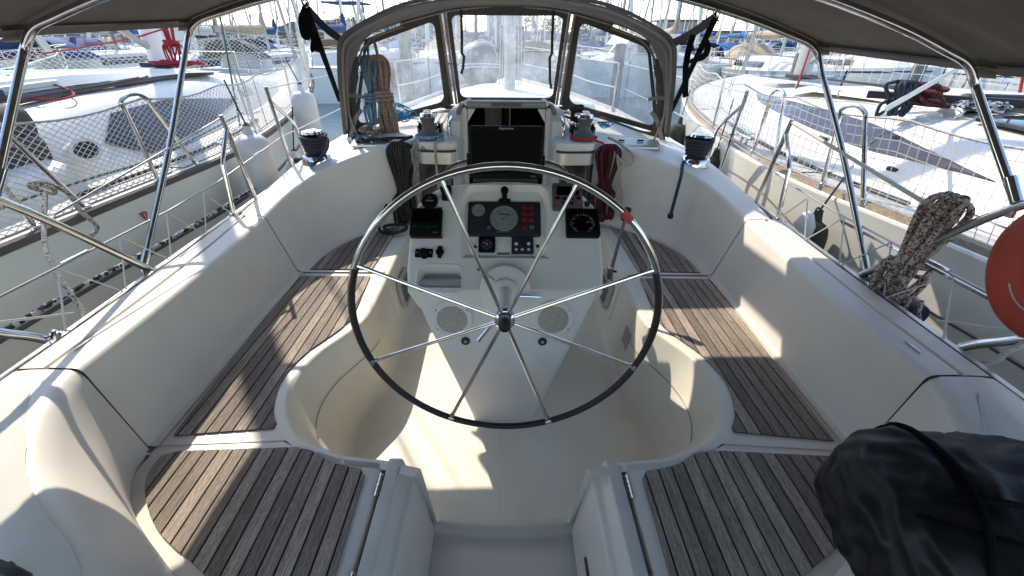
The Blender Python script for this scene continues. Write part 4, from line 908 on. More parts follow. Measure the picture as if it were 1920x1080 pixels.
# hems
m = M(); fe = rows[-1]
m.loft([[p+V((0, .0, .012)) for p in fe], [p+V((0, .022, .01)) for p in fe], [p+V((0, .024, -.035)) for p in fe], [p+V((0, .0, -.04)) for p in fe], [p+V((0, -.03, -.012)) for p in fe]])
for s in (0, -1):
    e = [r[s] for r in rows]; q = -1 if s == 0 else 1
    m.loft([[p+V((0, 0, .012)) for p in e], [p+V((q*.012, 0, .0)) for p in e], [p+V((q*.010, 0, -.028)) for p in e], [p+V((-q*.03, 0, -.006)) for p in e]])
part(m, 'hem', MT['canvas'], bi, ang=70)
m = M(); m.tube([p+V((0, .026, -.012)) for p in fe], .006, 6); part(m, 'edge_piping', MT['canvasd'], bi)
def hoop_path(xb, zb, yb, ytop, yfoot, foot):
    pass
for (yt, foot, nm) in ((1.76, (1.72, 1.41, 1.285), 'rear'), (2.66, (1.705, 1.80, .80), 'front')):
    half = []
    xs = [1.70, 1.66, 1.56, 1.35, 1.0, .6, .2]
    base = [V((x, yt if nm == 'rear' else yf(x)-.035, zc(x, yt if nm == 'rear' else 2.72)+.026*x-.012)) for x in xs]
    base[0].x = 1.722; base[0].z -= .045; 
    fv = V(foot)
    P = [fv, lerp(fv, base[0], .5), lerp(fv, base[0], .9)]+base[0:]
    full = [V((-p.x, p.y, p.z)) for p in P]+[V(p) for p in P[::-1]]; full = [V((p.x, p.y, p.z-.026*p.x*max(0, min(1, (p.z-1.25)/.4)))) for p in full]
    m = M(); m.tube(cr(full, 6), .0145, 12); h = part(m, 'hoop', MT['steel'], bi)
    for s in (-1, 1): m = M(); m.tube([V((s*fv.x, fv.y, fv.z)), V((s*fv.x, fv.y, fv.z))+(base[0]-fv).normalized()*.09 if s > 0 else V((-fv.x, fv.y, fv.z))+V((-(base[0]-fv).x, (base[0]-fv).y, (base[0]-fv).z)).normalized()*.09], .0175, 12); m.box((s*fv.x, fv.y, fv.z-.025), (.014, .03, .06), r=.005); part(m, 'hinge_fitting', MT['chrome'], h)
    for s in (-1, 1):                            # fabric pocket where the hoop meets the canopy corner
        m = M(); m.loft([[V((s*(1.742-.012*k), base[0].y-.05+.1*j, zc(s*1.72, base[0].y)-.03+.07*k/3)) for j in (0, .5, 1)] for k in range(4)]); part(m, 'corner_pocket', MT['canvas'], h)
# straps from the bimini to the sprayhood
def strap(side, top, corner, low, loops):
    t = thing('webbing_strap', f'black webbing strap tying the bimini to the {"left" if side < 0 else "right"} corner of the sprayhood', 'strap', tuple(top), 'straps between bimini and sprayhood')
    m = M(); m.strip(cr([top, lerp(top, corner, .5)+V((0, 0, -.02)), corner], 4), .055, .006, (0, .3, 1)); part(m, 'upper_webbing', MT['blkm'], t)
    m = M(); m.strip([top, lerp(top, low, .5), low], .036, .006, (1, 0, 0)); part(m, 'lower_webbing', MT['blkm'], t)
    m = M()
    for l in loops: m.strip(cr(l, 6), .04, .006, (1, .2, 0))
    part(m, 'loose_end', MT['blkm'], t)
    m = M(); b = V((side*1.18, yf(1.18), zc(side*1.18)-.01)); m.tube([b, lerp(b, top, .9)], .006, 6); m.tube(cr([top+V((-.02, 0, .02)), top+V((0, 0, .035)), top+V((.02, 0, .02)), top+V((0, 0, 0))], 4, True), .004, 6, closed=True); part(m, 'buckle', MT['steel'], t)
tl = py(574, 14, 2.85); strap(-1, tl, py(640, 74, YA-.02), V((-1.405, 3.94, 1.28)), [[tl, py(566, 40, 2.88), py(572, 68, 2.9), py(578, 60, 2.9), py(580, 30, 2.88)], [py(588, 60, 3.0), py(590, 80, 3.0), py(588, 92, 3.0), py(596, 90, 3.0), py(595, 70, 3.0)]])
tr = py(1342, 32, 2.85); strap(1, tr, py(1247, 86, YA-.02), V((1.40, 3.94, 1.22)), [[py(1322, 75, 3.1), py(1327, 90, 3.1), py(1320, 105, 3.1), py(1300, 112, 3.1), py(1290, 118, 3.2)], [py(1300, 65, 3.1), py(1292, 90, 3.1), py(1286, 125, 3.15), py(1285, 170, 3.15), py(1286, 182, 3.15)]])
# ================================================================ PUSHPIT, STANCHIONS, LIFELINES
def xr(y): return xo(y)-.03
for s, nm in ((-1, 'left'), (1, 'right')):
    r = thing('pushpit_rail', f'bent stainless pushpit rail on the {nm} quarter carrying the bimini legs', 'rail', (s*1.66, 1.2, .76), 'pushpit rails')
    m = M(); up = cr([(s*1.655, 1.84, .745), (s*1.68, 1.80, .80), (s*1.72, 1.41, 1.265), (s*1.74, 1.22, 1.33), (s*1.74, .95, 1.345), (s*1.62, .2, 1.35), (s*1.4, -.6, 1.35)], 6); m.tube(up, .0155, 12); part(m, 'upper_rail', MT['steel'], r)
    lo = cr([(s*1.645, 1.275, .72), (s*1.665, 1.27, .775), (s*1.70, 1.21, .85), (s*1.735, 1.10, .93), (s*1.735, .8, .98), (s*1.6, .1, 1.0)], 6)
    m = M(); m.tube(lo, .0165, 12); m.lathe([(.034, 0), (.034, .006), (.022, .03), (.0165, .035)], Fr((s*1.645, 1.275, .738), (1, 0, 0), (0, 1, 0)), 16); m.lathe([(.034, 0), (.034, .006), (.022, .03), (.0165, .035)], Fr((s*1.655, 1.84, .742), (1, 0, 0), (0, 1, 0)), 16); part(m, 'lower_rail', MT['steel'], r)
    if s > 0:
        m = M(); m.tube([(1.725, 2.1, .95), (1.735, 1.55, .955), (1.735, .9, .955)], .007, 6); part(m, 'guard_tube', MT['steel'], r)
st_rail = []
GATES = [(2.82, -1, (2.50, .32, .27)), (3.48, 1, (3.74, .32, .27))]
for s, nm in ((-1, 'left'), (1, 'right')):
    for y, d, (yb, hb, hk) in GATES:
        st = thing('stanchion', f'steel stanchion with a bent brace on the {nm} deck edge, {"beside the cockpit coaming" if d < 0 else "outside the big winch"}', 'stanchion', (s*xr(y), y, .74), 'stanchions of our yacht')
        x = s*xr(y); top = V((s*(xr(y)+.02), y-.09, 1.345 if d < 0 else 1.44))
        m = M(); m.tube([(x, y, .74), top], .0125, 10); part(m, 'post', MT['steel'], st)
        m = M(); xb = s*xr(yb); m.tube(cr([(xb, yb, .74), (xb, lerp(yb, y, .15), 1.05), (xb, lerp(yb, y, .22), 1.12), (x*1.003, lerp(yb, y, .5), 1.19), lerp(V((x, y, .74)), top, .86)], 6), .0125, 10); part(m, 'brace', MT['steel'], st)
        for yy in (y, yb): m = M(); m.lathe([(.026, 0), (.024, .05), (.018, .07), (.0126, .075)], Fr((s*xr(yy), yy, .742), (1, 0, 0), (0, 1, 0)), 14); part(m, 'socket', MT['alu'], st)
    # lifelines
    t1 = V((s*(xr(2.82)+.02), 2.73, 1.33)); t2 = V((s*(xr(3.48)+.02), 3.39, 1.425))
    ll = thing('lifeline', f'steel wire lifelines with turnbuckles along the {nm} deck edge', 'lifeline', tuple(t1), 'lifelines of our yacht')
    m = M(); m.tube([V((s*1.71, 1.55, 1.16)), t1], .0045 if s < 0 else .009, 6); m.tube([t2, V((s*1.74, 5.2, 1.43)), V((s*1.62, 6.6, 1.46))], .0045, 6); part(m, 'upper_wire', MT['wire'] if s < 0 else MT['cord'], ll)
    m = M(); q1 = V((s*1.72, 2.78, 1.02)); m.tube([V((s*1.725, 2.1, .975)), V((s*1.715, 2.55, 1.0)), q1, V((s*1.73, 3.45, 1.08)), V((s*1.76, 5.2, 1.1)), V((s*1.63, 6.6, 1.16))], .0045, 6)
    m.tube([V((s*1.735, .9, .97)), V((s*1.725, 2.1, .975))], .0045, 6); part(m, 'lower_wire', MT['wire'], ll)
    for a, b in (((1.73, 3.1, 1.05), (1.727, 3.0, 1.042)), ((1.735, 1.50, .975), (1.733, 1.62, .975))): m = M(); m.tube([V((s*a[0], a[1], a[2])), V((s*b[0], b[1], b[2]))], .008, 8); part(m, 'turnbuckle', MT['steel'], ll)
    # white lacing between toe rail and lower wire
    lc = thing('net_lacing', f'white cord laced in zigzags between toe rail and lower lifeline on the {nm} side', 'cord', (s*1.69, 2.0, .8), 'zigzag lacing')
    P = []; k = 0
    for i in range(9):
        y = 1.30+.155*i
        P.append(V((s*(xo(y)-.012), y, zs(y)+.045)) if i % 2 == 0 else V((s*1.728, y+.02, .972)))
    m = M(); m.tube(P, .0042, 6); part(m, 'cord', MT['cord'], lc)
    m = M(); m.tube([V((s*1.732, 1.1, .955)), V((s*1.70, 1.42, .80))], .005, 6); part(m, 'tie', MT['cord'], lc)
# bow stanchions and wires seen through the vinyl
for i, (s, y) in enumerate(((-1, 6.6), (1, 6.6), (1, 8.2), (-1, 8.2))):
    nm = ('left', 'right')[s > 0]; fs_ = ('near the mast', 'near the bow')[y > 7]
    st = thing('stanchion', f'plain steel stanchion on the {nm} foredeck edge {fs_}', 'stanchion', (s*xr(y), y, zs(y)), 'stanchions of our yacht'); m = M(); m.tube([(s*xr(y), y, zs(y)), (s*(xr(y)+.02), y, zs(y)+.62)], .0125, 8); part(m, 'post', MT['steel'], st)
for s, nm in ((-1, 'left'), (1, 'right')):
    m = M()
    for h in (.32, .62): m.tube(cr([(s*(xr(6.6)), 6.6, zs(6.6)+h), (s*(xr(7.4)+.02), 7.4, zs(7.4)+h-.03), (s*xr(8.2), 8.2, zs(8.2)+h), (s*xr(9.6), 9.6, zs(9.6)+h)], 3), .009, 6)
    tag(m.build('lifeline', MT['cord']), f'white covered guard wires along the {nm} foredeck', 'lifeline', 'lifelines of our yacht')
# ================================================================ ROPES
def hank(name, label, top, length, width, n, r, mt, seed, wrap=.35, thick=.05, lean=(0, 0), axis=(1, 0, 0), spread=1.0, cat='rope', group='coiled ropes', wraps=3, parent=None, tie=True):
    rnd = random.Random(seed); t = thing(name, label, cat, tuple(top), group); top = V(top); ax = V(axis).normalized(); dp = V((0, 0, 1)).cross(ax)
    m = M()
    def P(x, d, z): k = -z/length; return top+ax*(x+lean[0]*k)+dp*(d+lean[1]*k)+V((0, 0, z))
    for i in range(n):
        a = lerp(-1, 1, (i+.5)/n); wt = width*(.35+.3*rnd.random()); ll = length*(.86+.18*rnd.random()); o = rnd.uniform(-thick, thick)
        f = wrap; c = a*width*.36; wb = width*.5*spread
        xs1, xs2 = c*.7-wt*.25, c*.7+wt*.25; pinch = .62 if tie else 1
        pts = [P(xs1*.8, o*.5, 0), P(xs1*1.15-.01, o, -ll*.12), P(xs1*pinch, o*.7, -ll*f), P(c*spread*1.2-wb*.35*rnd.random(), o, -ll*.68), P(c*spread*1.2-wb*.12, o*.8, -ll*.97), P(c*spread*1.2, o*.8, -ll), P(c*spread*1.2+wb*.12, o*.8, -ll*.97), P(c*spread*1.2+wb*.35*rnd.random(), -o, -ll*.66), P(xs2*pinch, -o*.7, -ll*f), P(xs2*1.15+.01, -o, -ll*.12), P(xs2*.8, o*.5, .0)]
        m.tube(cr(pts, 5, True), r, 7, closed=True)
    part(m, 'loops', mt, t)
    if wraps:
        m = M(); W = []
        for i in range(wraps*14): a = 2*PI*i/14; W.append(P(width*.42*math.cos(a), thick*1.4*math.sin(a)-.0, -length*wrap+(i/14-wraps/2)*r*2.1))
        m.tube(W, r, 7); part(m, 'wraps', mt, t)
    return t
hank('rope_coil', 'thick charcoal rope hanging in a long coil on the left cockpit bulkhead', (-.80, 3.325, 1.06), .66, .25, 6, .0125, MT['r_black'], 1, .52, .03, wraps=0, group='ropes hung on the bulkhead')
hank('rope_coil', 'thin beige flecked rope hanging beside the charcoal coil', (-.655, 3.30, 1.06), .50, .09, 3, .0085, MT['r_beige'], 2, .5, .012, wraps=0, tie=False, group='ropes hung on the bulkhead')
hank('rope_coil', 'blue and white flecked rope hanging left of the companionway box', (-.60, 3.275, 1.05), .48, .10, 4, .0075, MT['r_bluef'], 3, .5, .012, lean=(.05, 0), wraps=0, tie=False, group='ropes hung on the bulkhead')
hank('rope_coil', 'dark red rope hanging in a long coil right of the companionway', (.765, 3.30, 1.06), .58, .22, 6, .0125, MT['r_red'], 4, .5, .03, wraps=0, group='ropes hung on the bulkhead')
def rope(name, label, pts, r, mt, cat='rope', group=None, k=6):
    m = M(); m.tube(cr(pts, k), r, 8); o = m.build(name, mt); tag(o, label, cat, group); return o
rope('rope', 'single beige flecked rope running from the left winch down the box front', [(-.50, 3.5, 1.10), (-.47, 3.36, 1.11), (-.515, 3.26, 1.09), (-.52, 3.245, 1.0), (-.515, 3.24, .8), (-.50, 3.24, .55)], .009, MT['r_beige'])
rope('rope', 'cream rope looping over the right coaming and hanging beside the red coil', [py(1140, 258, 3.45), py(1160, 268, 3.40), pz(1186, 290, 1.0), py(1186, 305, 3.24), py(1172, 309, 3.24), py(1158, 297, 3.26), py(1163, 330, 3.25), py(1166, 375, 3.25), py(1160, 400, 3.26)], .009, MT['r_yel'])
rope('rope', 'second cream rope tail hanging to the right seat', [py(1156, 290, 3.27), py(1164, 310, 3.26), py(1160, 350, 3.26), py(1153, 385, 3.26), py(1170, 415, 3.2)], .008, MT['r_yel'])
bulk = rope('rope', 'charcoal rope tail piled on the forward end of the left seat', [(-.93, 3.25, .62), (-.98, 3.17, .50), (-.97, 3.12, .45), (-.86, 3.10, .445), (-.78, 3.14, .455), (-.80, 3.22, .46), (-.90, 3.2, .47), (-.94, 3.12, .48), (-.84, 3.06, .46), (-.76, 3.12, .48)], .012, MT['r_black'])
rope('rope', 'dark rope lying curled over the left deck hatch', [(-1.1, 3.5, 1.05), (-.92, 3.5, 1.07), (-.76, 3.48, 1.08), (-.72, 3.42, 1.10), (-.76, 3.36, 1.09), (-.80, 3.38, 1.07), (-.81, 3.335, 1.06)], .0105, MT['r_black'])
hank('rope_coil', 'blue grey rope bundle hanging inside the left sprayhood window', py(690, 108, 3.85), .56, .15, 6, .011, MT['r_blue'], 5, .52, .04, group='ropes hung in the sprayhood', spread=1.2)
hank('rope_coil', 'tan rope bundle hanging inside the left sprayhood window beside the blue one', py(708, 108, 3.84), .62, .16, 6, .0135, MT['r_tan'], 6, .45, .045, lean=(.03, 0), group='ropes hung in the sprayhood')
rope('rope', 'blue grey tail holding its bundle to the sprayhood frame', [py(690, 75, 3.87), py(690, 95, 3.86), py(691, 130, 3.85)], .010, MT['r_blue'])
rope('rope', 'tan tail holding its bundle to the sprayhood frame', [py(694, 72, 3.87), py(702, 80, 3.86), py(708, 105, 3.85), py(710, 125, 3.84)], .011, MT['r_tan'])
m = M(); rnd = random.Random(3); P = []
for i in range(26): a = i*1.9; P.append(pz(692+24*math.cos(a)*rnd.uniform(.4, 1), 243+8*math.sin(a)*rnd.uniform(.3, 1), 1.03+.045*rnd.random()))
m.tube(cr(P, 5), .0125, 7); tag(m.build('rope', MT['r_tan']), 'tan rope heaped on the deck hatch under the hanging bundles', 'rope')
m = M(); P = []
for i in range(16): a = i*1.7; P.append(pz(668+16*math.cos(a)*rnd.uniform(.4, 1), 262+6*math.sin(a), 1.0+.03*rnd.random()))
m.tube(cr(P, 5), .011, 7); tag(m.build('rope', MT['r_blue']), 'blue grey rope heaped at the left foot of the sprayhood', 'rope')
def tangle(name, label, c, rx, ry, h, n, r, mt, seed):
    rnd = random.Random(seed); P = []
    for i in range(n): a = i*2.1+rnd.random(); k = rnd.uniform(.35, 1); P.append(V(c)+V((rx*k*math.cos(a), ry*k*math.sin(a), h*rnd.random())))
    m = M(); m.tube(cr(P, 6), r, 6); o = m.build(name, mt); tag(o, label, 'rope', 'small line tangles'); return o
tangle('rope', 'bright blue thin cord tangled left of the left coachroof winch', pz(755, 228, 1.10), .15, .11, .15, 24, .005, MT['r_cyan'], 8)
tangle('rope', 'bright blue thin cord tangled right of the right coachroof winch', pz(1134, 240, 1.10), .10, .09, .06, 14, .005, MT['r_cyan'], 9)
tangle('rope', 'black line tangled in front of the right rope clutches', pz(1080, 235, 1.11), .10, .12, .16, 24, .009, MT['r_black'], 10)
for s in (-1, 1):
    m = M()
    for k, c in enumerate((0, 1, 2, 3)):
        x = s*(.54+.052*k); m.tube(cr([(x, 4.3, 1.14), (x, 3.8, 1.12), (x, 3.6, 1.12), (x*.98, 3.5, 1.10)], 4), .006, 6)
    tag(m.build('rope', MT['r_beige'] if s < 0 else MT['r_wr']), f'short control lines leaving the {"left" if s < 0 else "right"} rope clutches', 'rope', 'clutch lines')
m = M(); c = V((.585, 3.40, 1.0945)); H = []
for i in range(40): a = i*.32; H.append(c+V((.095*math.cos(a), .095*math.sin(a), .006+.0004*i)))
m.tube(H+[V((.66, 3.32, 1.10)), V((.72, 3.30, 1.085))], .0085, 7); tag(m.build('rope', MT['r_redb']), 'red flecked rope turned round the right coachroof winch', 'rope')
m = M(); c = V((-.585, 3.40, 1.0945)); H = []
for i in range(40): a = i*.32; H.append(c+V((.095*math.cos(a), .095*math.sin(a), .006+.0004*i)))
m.tube(H+[V((-.66, 3.32, 1.11)), V((-.68, 3.29, 1.10)), V((-.66, 3.28, 1.06))], .0085, 7); tag(m.build('rope', MT['r_bluef']), 'blue flecked rope turned round the left coachroof winch', 'rope')
# mainsheet coil on the right pushpit
t = hank('rope_coil', 'big white rope coil with red flecks hung over the right pushpit rail', V((1.70, 1.60, 1.235)), .50, .175, 10, .0100, MT['r_wr'], 11, .62, .05, lean=(-.06, .0), axis=(.25, -1, 0), wraps=0, group='coils on the pushpit')
m = M()
for i in range(5): b = V((1.675+.01*i, 1.66-.035*i, .83)); m.tube(cr([b, b+V((-.01, .05-.02*i, -.06)), b+V((-.02, .08-.04*i, -.09)), V((1.64, 1.72-.06*i, .76))], 4), .0075, 7)
part(m, 'tail', MT['r_wr'], t)
rope('rope', 'grey rope tied with a hanging tail round the right pushpit rail', [V((1.735, 1.16, .90)), V((1.70, 1.17, .95)), V((1.72, 1.14, .99)), V((1.75, 1.15, .93)), V((1.71, 1.15, .885)), V((1.68, 1.15, .86)), V((1.69, 1.17, .80)), V((1.66, 1.20, .75))], .010, MT['r_white'])
# left fender rope knotted to the neighbour's lifeline
kn = px(85, 362, -2.02)
t = thing('rope', 'beige rope knotted to a lifeline with a loose end, left beside the pushpit', 'rope', tuple(kn)); m = M(); m.tube(cr([kn, lerp(kn, V((-1.70, 1.32, .82)), .5), px(150, 575, -1.70), px(160, 600, -1.66)], 6), .009, 8); part(m, 'line', MT['r_beige'], t)
m = M(); m.tube(cr([kn+V((-.03, 0, .02)), kn+V((.01, -.03, .05)), kn+V((.04, .0, .02)), kn+V((.0, .03, -.01)), kn+V((-.04, -.01, .03)), kn+V((.02, -.02, .055)), px(125, 360, -2.0), px(150, 395, -1.98), px(182, 425, -1.97), px(168, 445, -1.97)], 6), .010, 8); part(m, 'loose_end', MT['r_beige'], t)
rope('mooring_line', 'black and white twisted mooring line stretched between the hulls on the left', [px(0, 625, -1.95), px(120, 555, -1.95), px(240, 490, -1.95), px(350, 430, -1.95), px(440, 375, -1.95), px(480, 350, -1.95)], .012, MT['r_bw'], 'mooring line')
m = M(); m.tube(cr([V((-1.655, 1.30, .80)), V((-1.64, 1.275, .815)), V((-1.63, 1.25, .80)), V((-1.635, 1.24, .75))], 4), .010, 8); tag(m.build('rope', MT['chrome']), 'shiny bent shackle at the left pushpit foot', 'shackle')
# ================================================================ FENDERS
def fender(label, top, length, r, mt, line, lean=(0, 0)):
    top = V(top); t = thing('fender', label, 'fender', tuple(top), 'fenders between the hulls'); d = V((lean[0], lean[1], -1)).normalized(); f = Fr(top, d.orthogonal(), d.cross(d.orthogonal()))
    if f.n.dot(d) < 0: f = Fr(top, d.orthogonal(), d.orthogonal().cross(d)*1)
    if f.n.dot(d) < 0: f.n = -f.n
    m = M(); m.lathe([(.022, 0), (.028, .03), (.034, .06), (r*.62, .075), (r*.86, .10), (r*.98, .15), (r, .2), (r, length*.6), (r*.99, length-.14), (r*.85, length-.08), (r*.5, length-.03), (.0001, length)], f, 28); part(m, 'body', mt, t)
    m = M(); m.tube([top+d*.01, top, V(line)], .006, 6); m.tube(cr([top+V((.02, 0, 0)), top+V((0, .02, .015)), top+V((-.02, 0, 0)), top+V((0, -.02, .01))], 4, True), .006, 6, closed=True); part(m, 'lanyard', MT['rub'], t)
    return t
fender('worn white cylinder fender with a torn patch between our hull and the left yacht', px(462, 236, -1.96), .75, .125, MT['fendw'], px(420, 150, -2.1), (.06, -.06))
fender('white cylinder fender farther forward at the left yacht, ahead of the winch', px(562, 158, -2.16), .78, .125, MT['fendw'], px(535, 110, -2.35), (.04, -.05))
fender('small white fender half hidden behind the stanchion left of the winch', px(551, 283, -1.86), .5, .10, MT['fendw'], px(548, 200, -1.76), (0, 0))
fender('dark green fender with a cover between our hull and the right yacht', px(1536, 396, 1.90), .6, .095, MT['fendg'], px(1600, 310, 2.1), (-.06, -.08))
fender('small green grey fender beyond the right winch stanchion', px(1344, 282, 1.92), .5, .085, MT['fendg'], px(1376, 185, 2.06), (-.05, -.05))
fender('green grey fender hanging at the bow of the right yacht behind the sprayhood edge', px(1277, 222, 2.10), .65, .12, MT['fendg'], px(1300, 150, 2.3), (-.1, -.1))
m = M(); a = px(1573, 502, 1.80); b = px(1722, 592, 1.80); m.tube([a, lerp(a, b, .96), b], [.05, .05, .046], 20); o = m.build('fender', MT['rub']); tag(o, 'black cylinder roll lying low between toe rail and right hull', 'fender', 'fenders between the hulls')
m = M(); a = px(1505, 430, 1.82); m.lathe([(.0001, .12), (.03, .10), (.06, .03), (.07, -.1), (.07, -.3)], Fr(a, (1, 0, 0), (0, 1, 0)), 20); o = m.build('fender', MT['fendw']); tag(o, 'white fender end beside the green fender on the right', 'fender', 'fenders between the hulls')
# ================================================================ HORSESHOE BUOY
b = thing('ring_lifebuoy', 'orange red padded lifebuoy hung on the right pushpit rail', 'lifebuoy', (1.72, 1.15, 1.1))
m = M(); pth = [V((1.73+.02*math.sin(a), 1.195+.115*math.cos(a)+.04*math.sin(a), 1.128+.135*math.sin(a))) for a in [2*PI*k/48 for k in range(48)]]; rings = []
for i, p in enumerate(pth):
    t = (pth[(i+1) % 48]-pth[i-1]).normalized(); sd = t.cross(V((1, 0, 0)))
    rings.append([p+sd*(.080*math.copysign(abs(math.cos(a))**.75, math.cos(a)))+V((1, 0, 0))*(.055*math.copysign(abs(math.sin(a))**.75, math.sin(a))) for a in [2*PI*k/20 for k in range(20)]])
m.loft(rings, True, False, True); part(m, 'body', MT['buoy'], b)
m = M(); m.tube([p+V((-.052, 0, 0))+(V((p.x, 1.195, 1.128))-p).normalized()*.02 for p in pth[24:44]], .004, 6); part(m, 'seam_tape', MT['acr'], b)
# ================================================================ BLACK COVER, lower right
cv = thing('equipment_cover', 'black wrinkled fabric cover over bulky gear on the right quarter', 'cover', (1.0, .55, .8))
C = pz(1872, 1015, .82); bm = bmesh.new(); bmesh.ops.create_icosphere(bm, subdivisions=6, radius=1)
rot = Matrix.Rotation(R_(-14), 3, 'Z')
for v in bm.verts:
    p = v.co; q = V([math.copysign(abs(c)**.72, c) for c in p]); q = V((q.x*.315, q.y*.225, q.z*.185))
    q.z += .05*max(0, -q.x)/.34*0-.10*max(0, q.x-.1)**1.2*0
    n1 = noise.noise(V((q.x*7, q.y*7, q.z*7+2)))*.05+noise.noise(V((q.x*6+q.y*22, q.y*7, q.z*20+7)))*.022-abs(noise.noise(V((q.x*12-q.z*9, q.y*14+q.x*6, q.z*8+1))))*.05
    w = abs(noise.noise(V((q.x*9+q.z*10, q.y*8-q.z*6, 4))))
    q = q*(1+n1*1.2-w*.10); v.co = rot @ q
bm.verts.index_update(); m = M(); m.add([C+v.co for v in bm.verts], [tuple(v.index for v in f.verts) for f in bm.faces]); bm.free(); part(m, 'fabric', MT['cloth_b'], cv, ang=180)
mv = m.v
def surf_band(fn, w):
    """raised binding tape following a plane cut of the cover"""
    pts = []
    for k in range(80):
        a = 2*PI*k/80; d = fn(a).normalized()
        best = max(mv, key=lambda p: (V(p)-C).normalized().dot(d)); pts.append(C+d*((V(best)-C).length+.003))
    return pts
m = M(); P = surf_band(lambda a: rot @ V((-.62, .78*math.cos(a), .78*math.sin(a))), .02); m.strip(P+[P[0]], .030, .004) if False else m.tube(P, .011, 6, closed=True, flat=.5)
P = [p for p in surf_band(lambda a: rot @ V((math.cos(a), -.25, .55+.25*math.sin(a))), .02)]; m.tube(P[50:]+P[:36], .007, 6, flat=.5); part(m, 'binding_tape', MT['blkm'], cv)
m = M(); m.tube([C+V((.0, .05, -.1)), C+V((.02, .1, -.62))], .05, 12); part(m, 'support_post', MT['steel'], cv)
m = M(); m.loft([[V((x*1.0, y, z)) for x, y in circ(.86+dx, .30, .06*r, 12)] for z, r, dx in ((.44, 1, .02), (.75, .8, .0))], True, True); part(m, 'skirt', MT['cloth_b'], cv)
# cleat in the lower left corner
p = pz(12, 1084, .77); m = M(); m.tube(cr([p+V((-.09, .02, .035)), p+V((-.04, .01, .05)), p+V((.04, -.01, .05)), p+V((.08, -.02, .035))], 4), .012, 8)
for q in (-.025, .025): m.tube([p+V((q, 0, -.02)), p+V((q, 0, .045))], .011, 8)
tag(m.build('mooring_cleat', MT['rub']), 'dark cleat on the left quarter at the picture corner', 'cleat')
# ================================================================ NEIGHBOURING YACHTS
def neighbour(s, sheer, label, hullm, xc, winm, railm):
    t = thing('moored_yacht', label, 'sailboat', (s*xc, 3, -.6), 'yachts moored beside ours')
    S = cr(sheer, 4); n = len(S)
    def far(p): return V((2*xc-p.x, p.y, p.z))
    def mk(pts): return [V((p.x*s, p.y, p.z)) for p in pts]
    rings = []
    for p in S:
        bw = min(1, (sheer[-1][1]-p.y)/3+.04); q = far(p)
        prof = [p, V((p.x+.012, p.y, p.z-.12)), V((p.x+.03, p.y, p.z-.5)), V((lerp(p.x, xc, .10), p.y-.2*(1-bw), p.z-1.1)), V((lerp(p.x, xc, .35), p.y-.5*(1-bw), -1.0))]
        pr2 = [V((2*xc-a.x, a.y, a.z)) for a in prof]
        rings.append(mk(prof)+mk(pr2[::-1]))
    m = M(); m.loft(rings); m.face(rings[0]); hull = part(m, 'hull', hullm, t)
    for dz, w, nm in ((-.33, .012 if s < 0 else .007, 'groove_line'), (-.62, .006, 'groove_line')):
        m = M(); m.loft([mk([V((p.x-.002+abs(dz)*.045, p.y, p.z+dz+w)), V((p.x-.006+abs(dz)*.05, p.y, p.z+dz+w*.3)), V((p.x-.002+abs(dz)*.052, p.y, p.z+dz-w))]) for p in S]); part(m, nm, MT['line'], hull)
    m = M(); m.loft([mk([V((p.x+.0, p.y, p.z-.004)), V((p.x+.005, p.y, p.z+.012)), V((p.x+.016, p.y, p.z+.016)), V((p.x+.055, p.y, p.z+.004))]) for p in S]); part(m, 'gunwale', hullm, hull)
    m = M(); m.loft([mk([V((p.x+(.045 if s > 0 else -.002), p.y, p.z+.002)), V((p.x+(.05 if s > 0 else .002), p.y, p.z+.036)), V((p.x+(.125 if s > 0 else .045), p.y, p.z+.036)), V((p.x+(.13 if s > 0 else .05), p.y, p.z))]) for p in S[:-2]]); part(m, 'teak_toe_rail', railm, t)
    # deck
    m = M(); rr = []
    for p in S:
        q = far(p); rr.append(mk([V((p.x+.05, p.y, p.z)), V((lerp(p.x, xc, .5), p.y, p.z+.03)), V((xc, p.y, p.z+.05)), V((lerp(q.x, xc, .5), p.y, p.z+.03)), V((q.x-.05, p.y, p.z))]))
    m.loft(rr); part(m, 'deck', MT['white'], t)
    y = .6                                        # moulded nonslip panels on the side deck
    while y < sheer[-1][1]-1.6:
        L = []; R = []
        for i in range(7):
            q = y+1.15*i/6; p = next((lerp(a, b_, (q-a.y)/max(1e-6, b_.y-a.y)) for a, b_ in zip(S, S[1:]) if a.y <= q <= b_.y), S[0]); w = .20 if q < 6 else .1
            L.append(V((p.x+.17, q, p.z+.012))); R.append(V((p.x+.17+w+.08, q, p.z+.016)))
        m = M(); m.loft([mk(L), mk(R)]); part(m, 'nonslip_panel', MT['grip2'], t); y += 1.25
    return t, S, mk
SHL = [(2.30, -2.5, .88), (2.245, 0, .89), (2.225, 1.72, .90), (2.16, 2.65, .92), (2.13, 3.45, .93), (2.22, 4.3, .95), (2.42, 5.3, .985), (2.75, 6.6, 1.03), (3.15, 7.8, 1.09), (3.6, 8.85, 1.15), (3.95, 9.45, 1.2), (4.08, 9.6, 1.22)]
SHR = [(2.30, -2.5, .88), (2.20, 0, .89), (2.15, 1.6, .90), (2.04, 2.27, .91), (1.945, 2.8, .92), (1.91, 3.45, .935), (1.97, 4.4, .96), (2.16, 5.6, 1.02), (2.50, 6.7, 1.09), (2.95, 7.5, 1.14), (3.5, 8.1, 1.18), (4.0, 8.3, 1.2)]
nl, SL, mkl = neighbour(-1, SHL, 'grey white yacht on our left with a white diamond net along its rail', MT['hullg'], 4.1, MT['winp'], MT['teakd'])
nr, SR, mkr = neighbour(1, SHR, 'bright white yacht on our right with a square mesh net along its rail', MT['hullw'], 4.1, MT['winp'], MT['teak2'])
